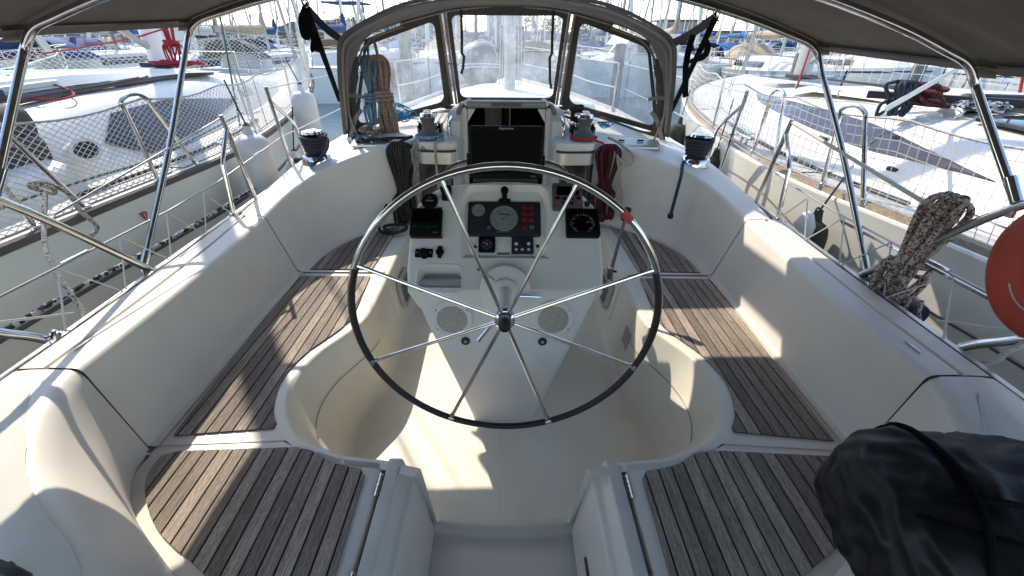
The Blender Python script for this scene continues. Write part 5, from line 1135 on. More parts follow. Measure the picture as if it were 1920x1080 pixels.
def at(S, y):
    for a, b in zip(S, S[1:]):
        if a.y <= y <= b.y: return lerp(a, b, (y-a.y)/max(1e-6, b.y-a.y))
    return S[-1] if y > S[-1].y else S[0]
# coachroof: lofted sections (y, base x, base z, shoulder x, shoulder z, top z)
def coach(t, mk, secs, name='coachroof', mt=None):
    m = M(); rr = []
    for y, bx, bz_, sx_, sz, tz in secs:
        half = fillet([V((bx, y, bz_)), V((sx_, y, sz)), V((lerp(sx_, 4.1, .5), y, lerp(sz, tz, .8))), V((4.1, y, tz))], [0, .10, .2, 0], 4)
        rr.append(mk(half)+mk([V((8.2-p.x, p.y, p.z)) for p in half[::-1]]))
    m.loft(rr); m.face(rr[0]); m.face(rr[-1]); return part(m, name, mt or MT['white'], t)
LS = [(2.55, 2.62, .93, 2.83, 1.30, 1.42), (3.4, 2.66, .95, 2.93, 1.34, 1.46), (4.6, 2.80, .98, 3.10, 1.35, 1.46), (5.8, 3.0, 1.0, 3.30, 1.32, 1.42), (6.9, 3.3, 1.05, 3.55, 1.20, 1.28), (7.7, 3.6, 1.09, 3.75, 1.12, 1.16)]
crl = coach(nl, mkl, LS)
RS = [(1.9, 2.55, .93, 2.75, 1.20, 1.32), (2.9, 2.62, .94, 2.84, 1.25, 1.36), (3.9, 2.72, .97, 3.0, 1.25, 1.36), (5.0, 2.9, 1.0, 3.2, 1.22, 1.32), (6.1, 3.2, 1.05, 3.45, 1.15, 1.22), (7.0, 3.55, 1.1, 3.7, 1.14, 1.16)]
crr = coach(nr, mkr, RS)
def side_window(t, mk, secs, ya, yb, f0, f1, taper, mt, off=.006, par=None, name='cabin_window'):
    m = M(); rr = []
    for i in range(25):
        k = i/24; y = lerp(ya, yb, k); b = interp([(q[0], (q[1], q[2], q[3], q[4])) for q in secs], y)
        A = V((b[0], y, b[1])); B = V((b[2], y, b[3])); nrm_ = V((-(B-A).z, 0, (B-A).x)).normalized()
        if nrm_.x > 0: nrm_ = -nrm_
        mid = (f0+f1)/2; e = min(1, k/taper[0], (1-k)/taper[1]) if k not in (0, 1) else .02; lo, hi = lerp(mid, f0, e), lerp(mid, f1, e)
        rr.append(mk([lerp(A, B, lo)+nrm_*off, lerp(A, B, lerp(lo, hi, .5))+nrm_*(off+.004), lerp(A, B, hi)+nrm_*off]))
    m.loft(rr); return part(m, name, mt, par or t)
side_window(nl, mkl, LS, 3.05, 5.3, .08, .80, (.12, .55), MT['wind'], par=crl)
side_window(nr, mkr, RS, 2.35, 6.7, .26, .78, (.28, .12), MT['winp'], par=crr)
m = M()
for y in (3.4, 4.0, 4.8, 5.6): 
    p = interp([(q[0], (q[1], q[2], q[3], q[4])) for q in RS], y); A = V((p[0], y, p[1])); B = V((p[2], y, p[3])); m.strip([V((q.x-.014, q.y, q.z)) for q in (lerp(A, B, .34), lerp(A, B, .70))], .018, .004, (0, 1, 0))
part(m, 'window_divider', MT['glassd'], crr)
# teak grab rail and hatches on the roofs
m = M(); m.loft([mkl([p+V((-.03, 0, .0)), p+V((-.03, 0, .03)), p+V((.03, 0, .03)), p+V((.03, 0, 0))]) for p in (V((3.10, 2.95, 1.372)), V((3.2, 3.9, 1.395)), V((3.34, 4.9, 1.39)), V((3.5, 5.7, 1.365)))], True, True); part(m, 'teak_rail', MT['teakd'], crl)
m = M(); m.plate(rrect(-.35, -.3, .35, .3, .08), Fr((-3.6, 3.2, 1.43), (1, .03, 0), (0, 1, .02)), 0, .035, bev=.01); m.box((-3.55, 2.95, 1.50), (.12, .18, .10), r=.02); part(m, 'roof_moulding', MT['white'], crl)
m = M(); m.loft([mkl([V((3.25, y, z)), V((3.30, y, z+.06*k)), V((3.75, y, z+.085*k)), V((3.85, y, z))]) for y, z, k in ((2.75, 1.40, 1.3), (3.6, 1.425, 1.1), (4.9, 1.425, .5), (5.5, 1.40, .05))]); part(m, 'sliding_hatch', MT['white'], crl)
m = M(); f = Fr((3.35, 2.75, 1.315), (1, -.05, .05), (0, 1, .01)); m.plate(rrect(-.30, -.26, .30, .26, .03), f, 0, .022, bev=.006); part(m, 'roof_hatch', MT['glassd'], crr)
m = M(); m.loft([mkr([V((3.25, y, z)), V((3.3, y, z+.05*k)), V((4.6, y, z+.06*k)), V((4.7, y, z))]) for y, z, k in ((3.3, 1.30, 1.4), (4.2, 1.30, 1.2), (5.2, 1.28, .9), (5.6, 1.24, .1))]); part(m, 'sliding_hatch', MT['white'], crr)
m = M(); m.box((3.75, 3.1, 1.385), (2.2, .07, .05), Matrix.Rotation(R_(-38), 3, 'Z')); part(m, 'mainsheet_track', MT['rub'], crr)
m = M(); f = Fr((-2.98, 5.4, 1.21), (.0, 1, .0), (-.5, 0, .6)) ; m.plate(rrect(-.1, -.05, .1, .05, .02), f, -.03, .01); part(m, 'vent', MT['white'], crl)
# left: cockpit coaming with an oval opening, brown bag and a grey sprayhood
m = M(); m.loft([mkl(fillet([V((2.52, y, .9)), V((2.60, y, 1.06+.02*k)), V((2.78, y, 1.12+.02*k)), V((3.0, y, 1.12)), V((3.05, y, .9))], .04, 3)) for y, k in ((-1.5, 0), (1.2, 0), (2.2, .5), (2.58, 1))]); cc = part(m, 'cockpit_coaming', MT['white'], nl)
f = Fr(px(155, 285, -2.60), (0, 1, .12), (-.45, 0, 1)); m = M(); m.plate(circ(0, 0, .085, 24, .05), f, -.05, .03); part(m, 'oval_opening', MT['caulk'], cc); m = M(); m.ring2(circ(0, 0, .105, 24, .07), circ(0, 0, .085, 24, .05), f, -.03, .034); part(m, 'oval_rim', MT['white'], cc)
shl = M(); rr = []
for k in range(9):
    a = PI*k/8; rr.append([V((-4.1+1.2*math.cos(a)*w, y, 1.25+h*math.sin(a)**.7)) for y, w, h in ((1.7, 1.0, .62), (2.2, 1.0, .60), (2.75, .98, .12))])
shl.loft(rr); lsh = part(shl, 'sprayhood', MT['canvasd'], nl, ang=60)
m = M(); rr = []
for k in range(1, 8):
    a = PI*k/8; rr.append([V((-4.1+1.23*math.cos(a)*w, y+.0, 1.27+h*math.sin(a)**.7)) for y, w, h in ((2.25, 1.0, .57), (2.70, .99, .18))])
m.loft(rr); part(m, 'sprayhood_window', MT['acr'], lsh)
m = M(); m.box((-2.86, 2.45, 1.30), (.22, .5, .22), r=.08, seg=3); m.box((-2.80, 2.3, 1.14), (.18, .7, .22), r=.05, seg=3); part(m, 'canvas_bag', MT['canvasd'], nl)
# right: cockpit coaming end, sprayhood side and grey cushion
m = M(); m.loft([mkr(fillet([V((2.42, y, .92)), V((2.50, y, .92+h)), V((2.70, y, .97+h)), V((3.0, y, .97+h)), V((3.05, y, .9))], [.03, .08, .06, .02, 0], 4)) for y, h in ((-1.5, .22), (.6, .22), (1.45, .20), (1.75, .12), (1.95, .02))]); cc = part(m, 'cockpit_coaming', MT['white'], nr)
m = M(); m.box((3.3, 1.75, 1.16), (.5, .3, .30), r=.06, seg=3); part(m, 'sprayhood', MT['greyc'], nr)
m = M(); m.box((2.95, 1.60, 1.12), (.30, .42, .16), r=.06, seg=3); part(m, 'grey_cushion', MT['acr'], nr)
# running lines, tracks, vents and small fittings on both roofs
m = M()
for i in range(5): m.tube([V((-3.02-.035*i, 2.75, 1.40)), V((-3.2-.05*i, 4.2, 1.43)), V((-3.8-.03*i, 5.6, 1.46))], .006, 5)
part(m, 'control_lines', MT['r_navy'], nl)
m = M()
for i in range(4): m.box((-3.03-.055*i, 2.72, 1.435), (.04, .20, .07), r=.01)
part(m, 'rope_clutch', MT['rub'], nl)
m = M(); m.lathe([(.075, 0), (.07, .03), (.05, .05), (.045, .11), (.055, .13), (.04, .15), (.0001, .15)], Fr((-3.35, 2.62, 1.41), (1, 0, 0), (0, 1, 0)), 20); part(m, 'winch', MT['chrome'], nl)
for t_, mk_, S_, nm_ in ((nl, mkl, SL, 'a'), (nr, mkr, SR, 'b')):
    m = M(); m.tube([mk_([V((at(S_, y).x+.30, y, at(S_, y).z+.032))])[0] for y in (2.4, 3.0, 3.6, 4.2, 4.8)], .012, 6); part(m, 'genoa_track', MT['rub'], t_)
    m = M()
    for y in (6.3, 7.0):
        c_ = mk_([V((4.1, y, 1.31 if t_ is nl else 1.17))])[0]; m.plate(rrect(-.24, -.22, .24, .22, .05), Fr(c_, (1, 0, 0), (0, 1, -.06)), -.02, .04, bev=.012)
    part(m, 'fore_hatch', MT['acr'], t_)
m = M()
for y in (3.2, 3.9, 4.6): m.tube(cr([V((3.12, y, 1.29)), V((3.13, y, 1.345)), V((3.16, y+.35, 1.355)), V((3.17, y+.6, 1.345)), V((3.18, y+.62, 1.29))], 4), .010, 7)
part(m, 'roof_grab_rail', MT['steel'], crr)
m = M()
for i in range(4): m.tube([V((3.35+.05*i, 2.7, 1.345)), V((3.5+.05*i, 4.5, 1.385)), V((4.0+.03*i, 6.6, 1.33))], .006, 5)
part(m, 'control_lines', MT['r_black'], nr)
for q in ((3.05, 2.55), (3.25, 2.42)):
    m = M(); m.lathe([(.07, 0), (.065, .03), (.045, .05), (.042, .10), (.052, .12), (.04, .14), (.0001, .14)], Fr((q[0], q[1], 1.29), (1, 0, 0), (0, 1, 0)), 20); part(m, 'winch', MT['chrome'], nr)
for q in ((2.75, 3.9, 1.02), (2.68, 3.0, .985)): m = M(); m.box(q, (.05, .10, .03), r=.01); part(m, 'deck_block', MT['rub'], nr)
# masts
def mast_(t, x, y, z, mt, k=1.0, lean=0):
    m = M(); m.loft([[V((x+.075*k*math.cos(2*PI*i/14), y+.11*k*math.sin(2*PI*i/14)-lean*(zz-z), zz)) for i in range(14)] for zz in (z, z+14)], True, True); a = part(m, 'mast', mt, t)
    m = M(); m.box((x, y, z+.02), (.26, .34, .05), r=.01); part(m, 'mast_foot', MT['rub'], a)
    m = M(); m.tube([V((x, y-.12, z+.75)), V((x, y-4.2, z+1.0))], .075, 10); part(m, 'boom', MT['mastalu'], a)
    m = M(); m.tube([V((x, y-.1, z+.2)), V((x-.02, y-1.2, z+.78))], .035, 8); part(m, 'kicker', MT['mastalu'], a); return a
mast_(nl, -4.1, 5.74, 1.44, MT['mastwhite'], 1.15); mast_(nr, 4.1, 6.7, 1.30, MT['mastalu'], 1.25)
m = M()
for q in ((0, .0), (.03, .02), (-.03, .03), (.05, 0)): m.tube([V((-2.75+q[0], 4.9+q[1], 1.0)), V((-3.6, 5.4, 9))], .005, 5)
m.tube([V((-2.42, 4.6, .98)), V((-3.0, 4.9, 8))], .005, 5); m.tube([V((-4.05, 9.4, 1.25)), V((-4.1, 5.9, 14))], .03, 8); part(m, 'shrouds', MT['wire'], nl)
m = M()
for q in ((0, .0), (.04, .02)): m.tube([V((2.9+q[0], 6.2+q[1], 1.1)), V((3.6, 6.5, 9))], .005, 5)
m.tube([V((4.0, 8.2, 1.25)), V((4.1, 6.8, 14))], .03, 8); part(m, 'shrouds', MT['wire'], nr)
# stanchion hoops with net
def gate(s, a, b, foot_a, foot_b, label, tall=False):
    t = thing('stanchion_hoop', label, 'stanchion', tuple(foot_a), 'stanchions of the neighbouring yachts'); m = M(); m.tube(cr([foot_a, lerp(foot_a, a, .85), a, lerp(a, b, .5)+V((0, 0, .03)), b, lerp(foot_b, b, .85), foot_b], 6), .0125, 10); part(m, 'tube', MT['steel'], t)
    for p in (foot_a, foot_b): m = M(); m.lathe([(.024, 0), (.022, .03), (.0126, .035)], Fr(p, (1, 0, 0), (0, 1, 0)), 12); part(m, 'socket', MT['chrome'], t)
def gpt(S, s, y, dz, inn=.06): p = at(S, y); return V((s*(p.x+inn), y, p.z+dz))
gate(-1, gpt(SL, -1, 2.68, .50), gpt(SL, -1, 2.86, .50), gpt(SL, -1, 2.72, .02), gpt(SL, -1, 3.08, .02), 'bent steel gate hoop of the left yacht behind the bimini leg')
gate(-1, gpt(SL, -1, 2.02, .51), gpt(SL, -1, 1.88, .51), gpt(SL, -1, 2.22, .02), gpt(SL, -1, 1.95, .02), 'bent steel gate hoop of the left yacht at the picture edge')
gate(1, gpt(SR, 1, 3.50, .48), gpt(SR, 1, 3.34, .48), gpt(SR, 1, 3.55, .02), gpt(SR, 1, 3.22, .02), 'bent steel gate hoop of the right yacht beyond the bent brace')
gate(1, gpt(SR, 1, 2.78, .48), gpt(SR, 1, 2.62, .48), gpt(SR, 1, 2.72, .02), gpt(SR, 1, 2.42, .02), 'bent steel gate hoop of the right yacht carrying the dark rope')
for s, S, ys_ in ((-1, SL, (4.05, 5.5, 7.2, 8.7)), (1, SR, (4.5, 6.0, 7.3))):
    for i, y in enumerate(ys_):
        m = M(); m.tube([gpt(S, s, y, .0), gpt(S, s, y, .60 if (s < 0 and y > 8) else .50)], .0115, 8); o = m.build('stanchion', MT['steel']); tag(o, f'straight stanchion {("first", "second", "third", "fourth")[i]} from the gate along the {"left" if s < 0 else "right"} yacht\'s rail', 'stanchion', 'stanchions of the neighbouring yachts')
def net(s, S, ya, yb, label, diamond, step, h, farx=None, r=.0023, kink=1):
    t = thing('safety_net', label, 'net', (s*at(S, ya).x, ya, at(S, ya).z), 'safety nets on the rails'); L = yb-ya; rnd = random.Random(5)
    hh = (lambda y: h(y)) if callable(h) else (lambda y: h)
    def Q(y, f):
        p = at(S, min(max(y, ya), yb)); x = p.x+.06
        if farx: x = 2*farx-x
        sag = -.035*math.sin(PI*((y-ya)/.8 % 1))*f
        return V((s*(x+.03*math.sin(y*3)*math.sin(PI*f)*kink), y, p.z+.05+f*(hh(y)-.05)+sag*kink))
    m = M(); NV = 6
    if diamond:
        k = hh(ya)/step; n = int(L/step)
        for i in range(-int(k)-1, n+1):
            for d in (1, -1):
                pts = []
                for j in range(NV+1):
                    f = j/NV; y = ya+i*step+(f if d > 0 else 1-f)*k*step*1.25
                    if ya <= y <= yb: pts.append(Q(y, f))
                if len(pts) > 1: m.tube(pts, r, 3, cap=False)
    else:
        n = int(L/step)
        for i in range(n+1):
            y = ya+i*step; y2 = rnd.uniform(-.008, .008); m.tube([Q(min(yb, y+y2*math.sin(f*5)+.02*f), f) for f in (0, .2, .4, .6, .8, 1)], r, 3, cap=False)
        nz = max(3, int(hh(ya)/step))
        for j in range(nz+1): m.tube([Q(ya+i*step*.5, j/nz) for i in range(int(2*n)+1)], r, 3, cap=False)
    part(m, 'mesh', MT['net'], t, ang=0)
    m = M(); m.tube([Q(ya+L*i/60, 1) for i in range(61)], .006, 6); m.tube([Q(ya+L*i/60, .0) for i in range(61)], .004, 6); part(m, 'edge_rope', MT['r_white'], t)
net(-1, SL, 1.2, 9.3, 'white diamond net along the near rail of the left yacht', True, .047, lambda y: interp([(1, .50), (7, .50), (8.2, .66), (9.3, .85)], y))
net(-1, SL, 1.0, 9.2, 'white diamond net along the far rail of the left yacht', True, .085, .62, 4.1, .0035)
net(1, SR, .8, 8.0, 'white square mesh net along the near rail of the right yacht', False, .056, .49)
net(1, SR, 1.0, 7.9, 'white square mesh net along the far rail of the right yacht', False, .11, .62, 4.1, .0035)
# ropes lying on the neighbours
hank('rope_coil', 'bright red rope bundle hanging at the mast foot of the left yacht', V((-3.66, 5.40, 2.0)), .52, .17, 7, .008, MT['r_redb'], 21, .6, .05, group='ropes on the neighbouring yachts', spread=1.5)
rope('rope', 'red line stretched across the left yacht above its net', [V((-7.4, 6.2, 1.35)), V((-4.1, 5.6, 1.75)), V((-3.2, 5.3, 2.1)), V((-2.6, 5.2, 2.5))], .008, MT['r_redb'])
tangle('rope', 'red rope heaped on the deck beside the left mast foot', V((-3.75, 5.45, 1.46)), .35, .14, .05, 26, .010, MT['r_redb'], 22)
rope('rope', 'short red rope end lying on the left coachroof', [V((-3.5, 3.35, 1.50)), V((-3.3, 3.42, 1.45)), V((-3.12, 3.36, 1.41)), V((-3.0, 3.25, 1.39)), V((-2.98, 3.12, 1.38)), V((-3.05, 3.04, 1.39)), V((-3.16, 3.0, 1.40))], .007, MT['r_redb'])
rope('rope', 'green sheet leading along the left yacht\'s side deck', [V((-2.55, 1.8, 1.0)), V((-2.45, 2.5, 1.02)), V((-2.42, 3.0, 1.02)), V((-2.55, 3.8, 1.04)), V((-2.75, 4.8, 1.06))], .008, MT['r_green'])
rope('rope', 'pale green halyard rising past the left yacht\'s shrouds', [V((-2.52, 4.3, 1.02)), V((-2.9, 5.2, 2.35)), V((-3.3, 6.0, 4))], .008, MT['r_green'])
hank('rope_coil', 'navy rope coil lying on the right yacht\'s cabin edge', V((2.86, 3.42, 1.50)), .22, .22, 7, .012, MT['r_navy'], 23, .5, .06, group='ropes on the neighbouring yachts', wraps=0)
tangle('rope', 'rust red rope coil lying on the right yacht\'s coachroof', V((3.08, 3.45, 1.34)), .20, .16, .14, 30, .013, MT['r_red'], 24)
tangle('rope', 'black and white rope heaped on the right yacht\'s roof beside the red coil', V((3.35, 3.25, 1.335)), .26, .12, .06, 30, .011, MT['r_bw'], 25)
tangle('rope', 'long pale rope heaped across the right yacht\'s roof', V((3.75, 2.95, 1.35)), .40, .16, .05, 36, .011, MT['r_white'], 26)
tangle('rope', 'pink flecked rope heaped behind the pale one on the right yacht', V((3.95, 3.15, 1.36)), .35, .12, .05, 26, .011, MT['r_wr'], 27)
m = M(); m.box((3.55, 3.42, 1.38), (.42, .12, .09), Matrix.Rotation(R_(-12), 3, 'Z'), r=.035, seg=3); tag(m.build('winch_handle_bag', MT['rub']), 'black rolled bag lying on the right yacht\'s roof', 'bag')
m = M(); m.strip([px(1660, 205, 2.3), V((3.4, 3.6, 1.62)), V((3.95, 4.5, 1.85))], .035, .004, (0, .2, 1)); tag(m.build('preventer_strap', MT['sailw']), 'pale flat strap running up over the right yacht\'s roof', 'strap')
for i, (a, b, l) in enumerate((((3.05, 5.0, 1.32), (4.05, 6.55, 3.2), 'red line rising from the right coachroof to its mast'), ((3.9, 3.6, 1.42), (3.75, 3.9, 2.6), 'red line rising behind the right rope coils'), ((4.6, 3.0, 1.4), (5.1, 3.4, 2.4), 'red line rising at the far side of the right yacht'))):
    rope('rope', l, [V(a), lerp(V(a), V(b), .5), V(b)], .010, MT['r_redb'], group='red running lines', k=2)
for i, (s, y, l) in enumerate(((-1, 3.62, 'steel mooring cleat on the left yacht behind the white fender'), (1, 3.9, 'steel mooring cleat on the right yacht ahead of the gate hoop'))):
    S = SL if s < 0 else SR; p = gpt(S, s, y, .04, .14); m = M(); m.tube([p+V((0, -.11, .045)), p+V((0, .11, .045))], .013, 8)
    for q in (-.045, .045): m.tube([p+V((0, q, -.04)), p+V((0, q, .045))], .013, 8)
    tag(m.build('mooring_cleat', MT['chrome']), l, 'cleat', 'cleats on the neighbouring yachts')
# red triangle sticker on the left hull
p = px(260, 371, -2.17); f = Fr(p+V((.012, 0, 0)), (0, .98, -.02), (0, .02, 1)); f = Fr(V((-at(SL, p.y).x+.0-.018, p.y, .80)), (0, -1, 0), (-.05, 0, 1)); f.n = V((1, 0, 0))
m = M(); m.add([f(-.035, .035, .012), f(.035, .035, .012), f(0, -.032, .012)], [(0, 1, 2)]); st = part(m, 'warning_sticker', MT['redt'], nl)
m = M(); m.add([f(-.004, .025, .0135), f(.004, .025, .0135), f(.003, -.0, .0135), f(-.003, -.0, .0135)], [(0, 1, 2, 3)]); m.add([f(*q, .0135) for q in circ(0, -.009, .004, 8)], [tuple(range(8))]); part(m, 'exclamation_mark', MT['ink'], st)
# ================================================================ HARBOUR
WZ = -.6
m = M(); m.add([(-400, -60, WZ), (400, -60, WZ), (400, 600, WZ), (-400, 600, WZ)], [(0, 1, 2, 3)]); tag(m.build('harbour_water', MT['water']), kind='structure')
m = M(); m.loft([[V((x, y, z)) for y, z in ((150, WZ-1), (150, WZ+1.1), (420, WZ+1.3))] for x in (-380, 0, 380)]); tag(m.build('quay_ground', MT['stone']), kind='structure')
m = M(); rnd = random.Random(31)
rr = []
for i in range(90):
    x = -360+8*i; h = 5+10*abs(noise.noise(V((x*.012, 3, 1))))+3*noise.noise(V((x*.06, 1, 1))); rr.append([V((x, 330, 0)), V((x, 335, h)), V((x, 400, h*1.3))])
m.loft(rr); tag(m.build('far_hills', mat('hazy_hill', (.10, .12, .12), .9, noise_amt=.3, noise_scale=.05)), kind='structure')
def sailboat(name, label, x, y, head, L=11, B=3.6, fb=1.15, hullm='hullw', cover='sand', hood='sand', mast=14, mastm='mastalu', group='yachts moored across the fairway', simple=False, cabin_win=True, furl=True, lean=0):
    """head: direction of the bow in degrees, 90 = away from us"""
    t = thing(name, label, 'sailboat', (x, y, WZ), group); c, s_ = math.cos(R_(head)), math.sin(R_(head))
    def W(l, w, z): return V((x+l*c-w*s_, y+l*s_+w*c, WZ+z))
    def hb(k): return B/2*min(1, (1-max(0, k)**2.4))*(1 if k > -.3 else 1-.18*((-k-.3)/.7)**1.5)
    sh = lambda k: fb*(1+.16*k*k+.10*k)
    ks = [-1, -.8, -.5, -.2, .1, .35, .55, .72, .86, .95, 1.0]
    m = M(); rr = []
    for k in ks:
        l = k*L/2; h = max(.03, hb(k)); z = sh(k); o = -.25*max(0, k)
        rr.append([W(l, h, z), W(l+o*.3, h*.99, z*.5), W(l+o, h*.86, -.05), W(l+o*1.2, h*.4, -.4), W(l+o*1.2, -h*.4, -.4), W(l+o, -h*.86, -.05), W(l+o*.3, -h*.99, z*.5), W(l, -h, z)])
    m.loft(rr); m.face(rr[0]); hl = part(m, 'hull', MT[hullm], t)
    m = M(); m.loft([[W(k*L/2, max(.03, hb(k))*q, sh(k)+.04*(1-q*q)-.01) for q in (-1, -.5, 0, .5, 1)] for k in ks]); dk = part(m, 'deck', MT['white'], t)
    m = M(); rr = []
    for k, w, h in ((-.42, .30, .02), (-.38, .33, .50), (0, .36, .50), (.25, .30, .42), (.5, .16, .24), (.58, .12, .02)):
        z0 = sh(k); rr.append(fillet([W(k*L/2, B*w, z0), W(k*L/2, B*w*.86, z0+h), W(k*L/2, 0, z0+h*1.15), W(k*L/2, -B*w*.86, z0+h), W(k*L/2, -B*w, z0)], [0, .08, 0, .08, 0], 2))
    m.loft(rr); m.face(rr[0]); cb = part(m, 'cabin', MT['white'], t)
    for sg in (-1, 1):
        m = M(); rr = []
        for k, w in ((-.33, .335), (0, .36), (.22, .312)):
            z0 = sh(k); h = .46; rr.append([W(k*L/2, sg*B*(w*.965)+sg*.012, z0+h*.28), W(k*L/2, sg*B*w*.89+sg*.012, z0+h*.78)])
        m.loft(rr); part(m, 'cabin_window', MT['glassd'], cb)
    m = M(); k = .08; mz = sh(k)+.5
    m.loft([[W(k*L/2+.09*math.cos(2*PI*i/8), .06*math.sin(2*PI*i/8), z) for i in range(8)] for z in (mz, mz+mast)], True, True)
    for hh in (.42, .70): m.tube([W(k*L/2, -B*.27, mz+mast*hh), W(k*L/2-.1, 0, mz+mast*hh-.05), W(k*L/2, B*.27, mz+mast*hh)], .03, 5)
    ms = part(m, 'mast', MT[mastm], t)
    m = M()
    for a, b in (((L*.48, 0, sh(1)), (k*L/2, 0, mz+mast)), ((-L*.49, 0, sh(-1)), (k*L/2, 0, mz+mast)), ((k*L/2-.2, B*.46, sh(k)), (k*L/2, B*.27, mz+mast*.42)), ((k*L/2-.2, -B*.46, sh(k)), (k*L/2, -B*.27, mz+mast*.42)), ((k*L/2, B*.27, mz+mast*.42), (k*L/2, 0, mz+mast)), ((k*L/2, -B*.27, mz+mast*.42), (k*L/2, 0, mz+mast)), ((k*L/2+.3, B*.44, sh(k)), (k*L/2, 0, mz+mast*.7)), ((k*L/2+.3, -B*.44, sh(k)), (k*L/2, 0, mz+mast*.7))): m.tube([W(*a), W(*b)], .014, 4)
    part(m, 'rigging', MT['rig'], t)
    m = M(); bz_ = mz+.75; m.tube([W(k*L/2-.1, 0, bz_), W(-L*.33, 0, bz_+.15)], .07, 8); bm_ = part(m, 'boom', MT['mastalu'], ms)
    if cover:
        m = M(); m.tube([W(k*L/2-.05, 0, bz_+.9), W(k*L/2-.12, 0, bz_+.45), W(k*L/2-.5, 0, bz_+.24), W(-L*.15, 0, bz_+.22), W(-L*.33, 0, bz_+.22)], [.07, .16, .20, .17, .10], 10); part(m, 'sail_cover', MT[cover], ms)
    if furl:
        m = M(); m.tube([W(L*.475, 0, sh(1)+.5), lerp(W(L*.48, 0, sh(1)), W(k*L/2, 0, mz+mast), .5), lerp(W(L*.48, 0, sh(1)), W(k*L/2, 0, mz+mast), .93)], [.085, .06, .03], 8); part(m, 'furled_sail', MT['sailw'], t)
    if hood:
        m = M(); rr = []
        for q in range(9):
            a = PI*q/8; rr.append([W(l*L/2, B*.33*math.cos(a)*w, sh(-.3)+.4+h*math.sin(a)**.8) for l, w, h in ((-.58, 1.0, .72), (-.45, 1.0, .70), (-.30, .92, .10))])
        m.loft(rr); part(m, 'sprayhood', MT[hood], t, ang=60)
    m = M()                                       # pulpit, pushpit, stanchions and guard wires
    for sg in (-1, 1):
        top = []
        for k2 in (-.97, -.7, -.4, -.1, .2, .5, .75, .95):
            h = hb(k2)*.97+.03; a = W(k2*L/2, sg*h, sh(k2)); b = W(k2*L/2, sg*h, sh(k2)+.62); m.tube([a, b], .014, 4); top.append(b)
        m.tube(top, .010, 4); m.tube([p-V((0, 0, .3)) for p in top], .008, 4)
    m.tube([W(-.97*L/2, -hb(-.97), sh(-1)+.62), W(-.985*L/2, 0, sh(-1)+.64), W(-.97*L/2, hb(-.97), sh(-1)+.62)], .016, 5); m.tube([W(.95*L/2, -.15, sh(1)+.62), W(L*.52, 0, sh(1)+.66), W(.95*L/2, .15, sh(1)+.62)], .016, 5)
    part(m, 'guard_rail', MT['steel'], t)
    m = M(); 
    for sg in (-1, 1): m.loft([[W(k2*L/2, sg*(max(.03, hb(k2))*.995+.004), sh(k2)-.13), W(k2*L/2, sg*(max(.03, hb(k2))*.995+.006), sh(k2)-.20)] for k2 in ks[1:-1]])
    part(m, 'stripe', MT['blueh'] if hullm in ('hullw', 'white') else MT['white'], hl)
    return t
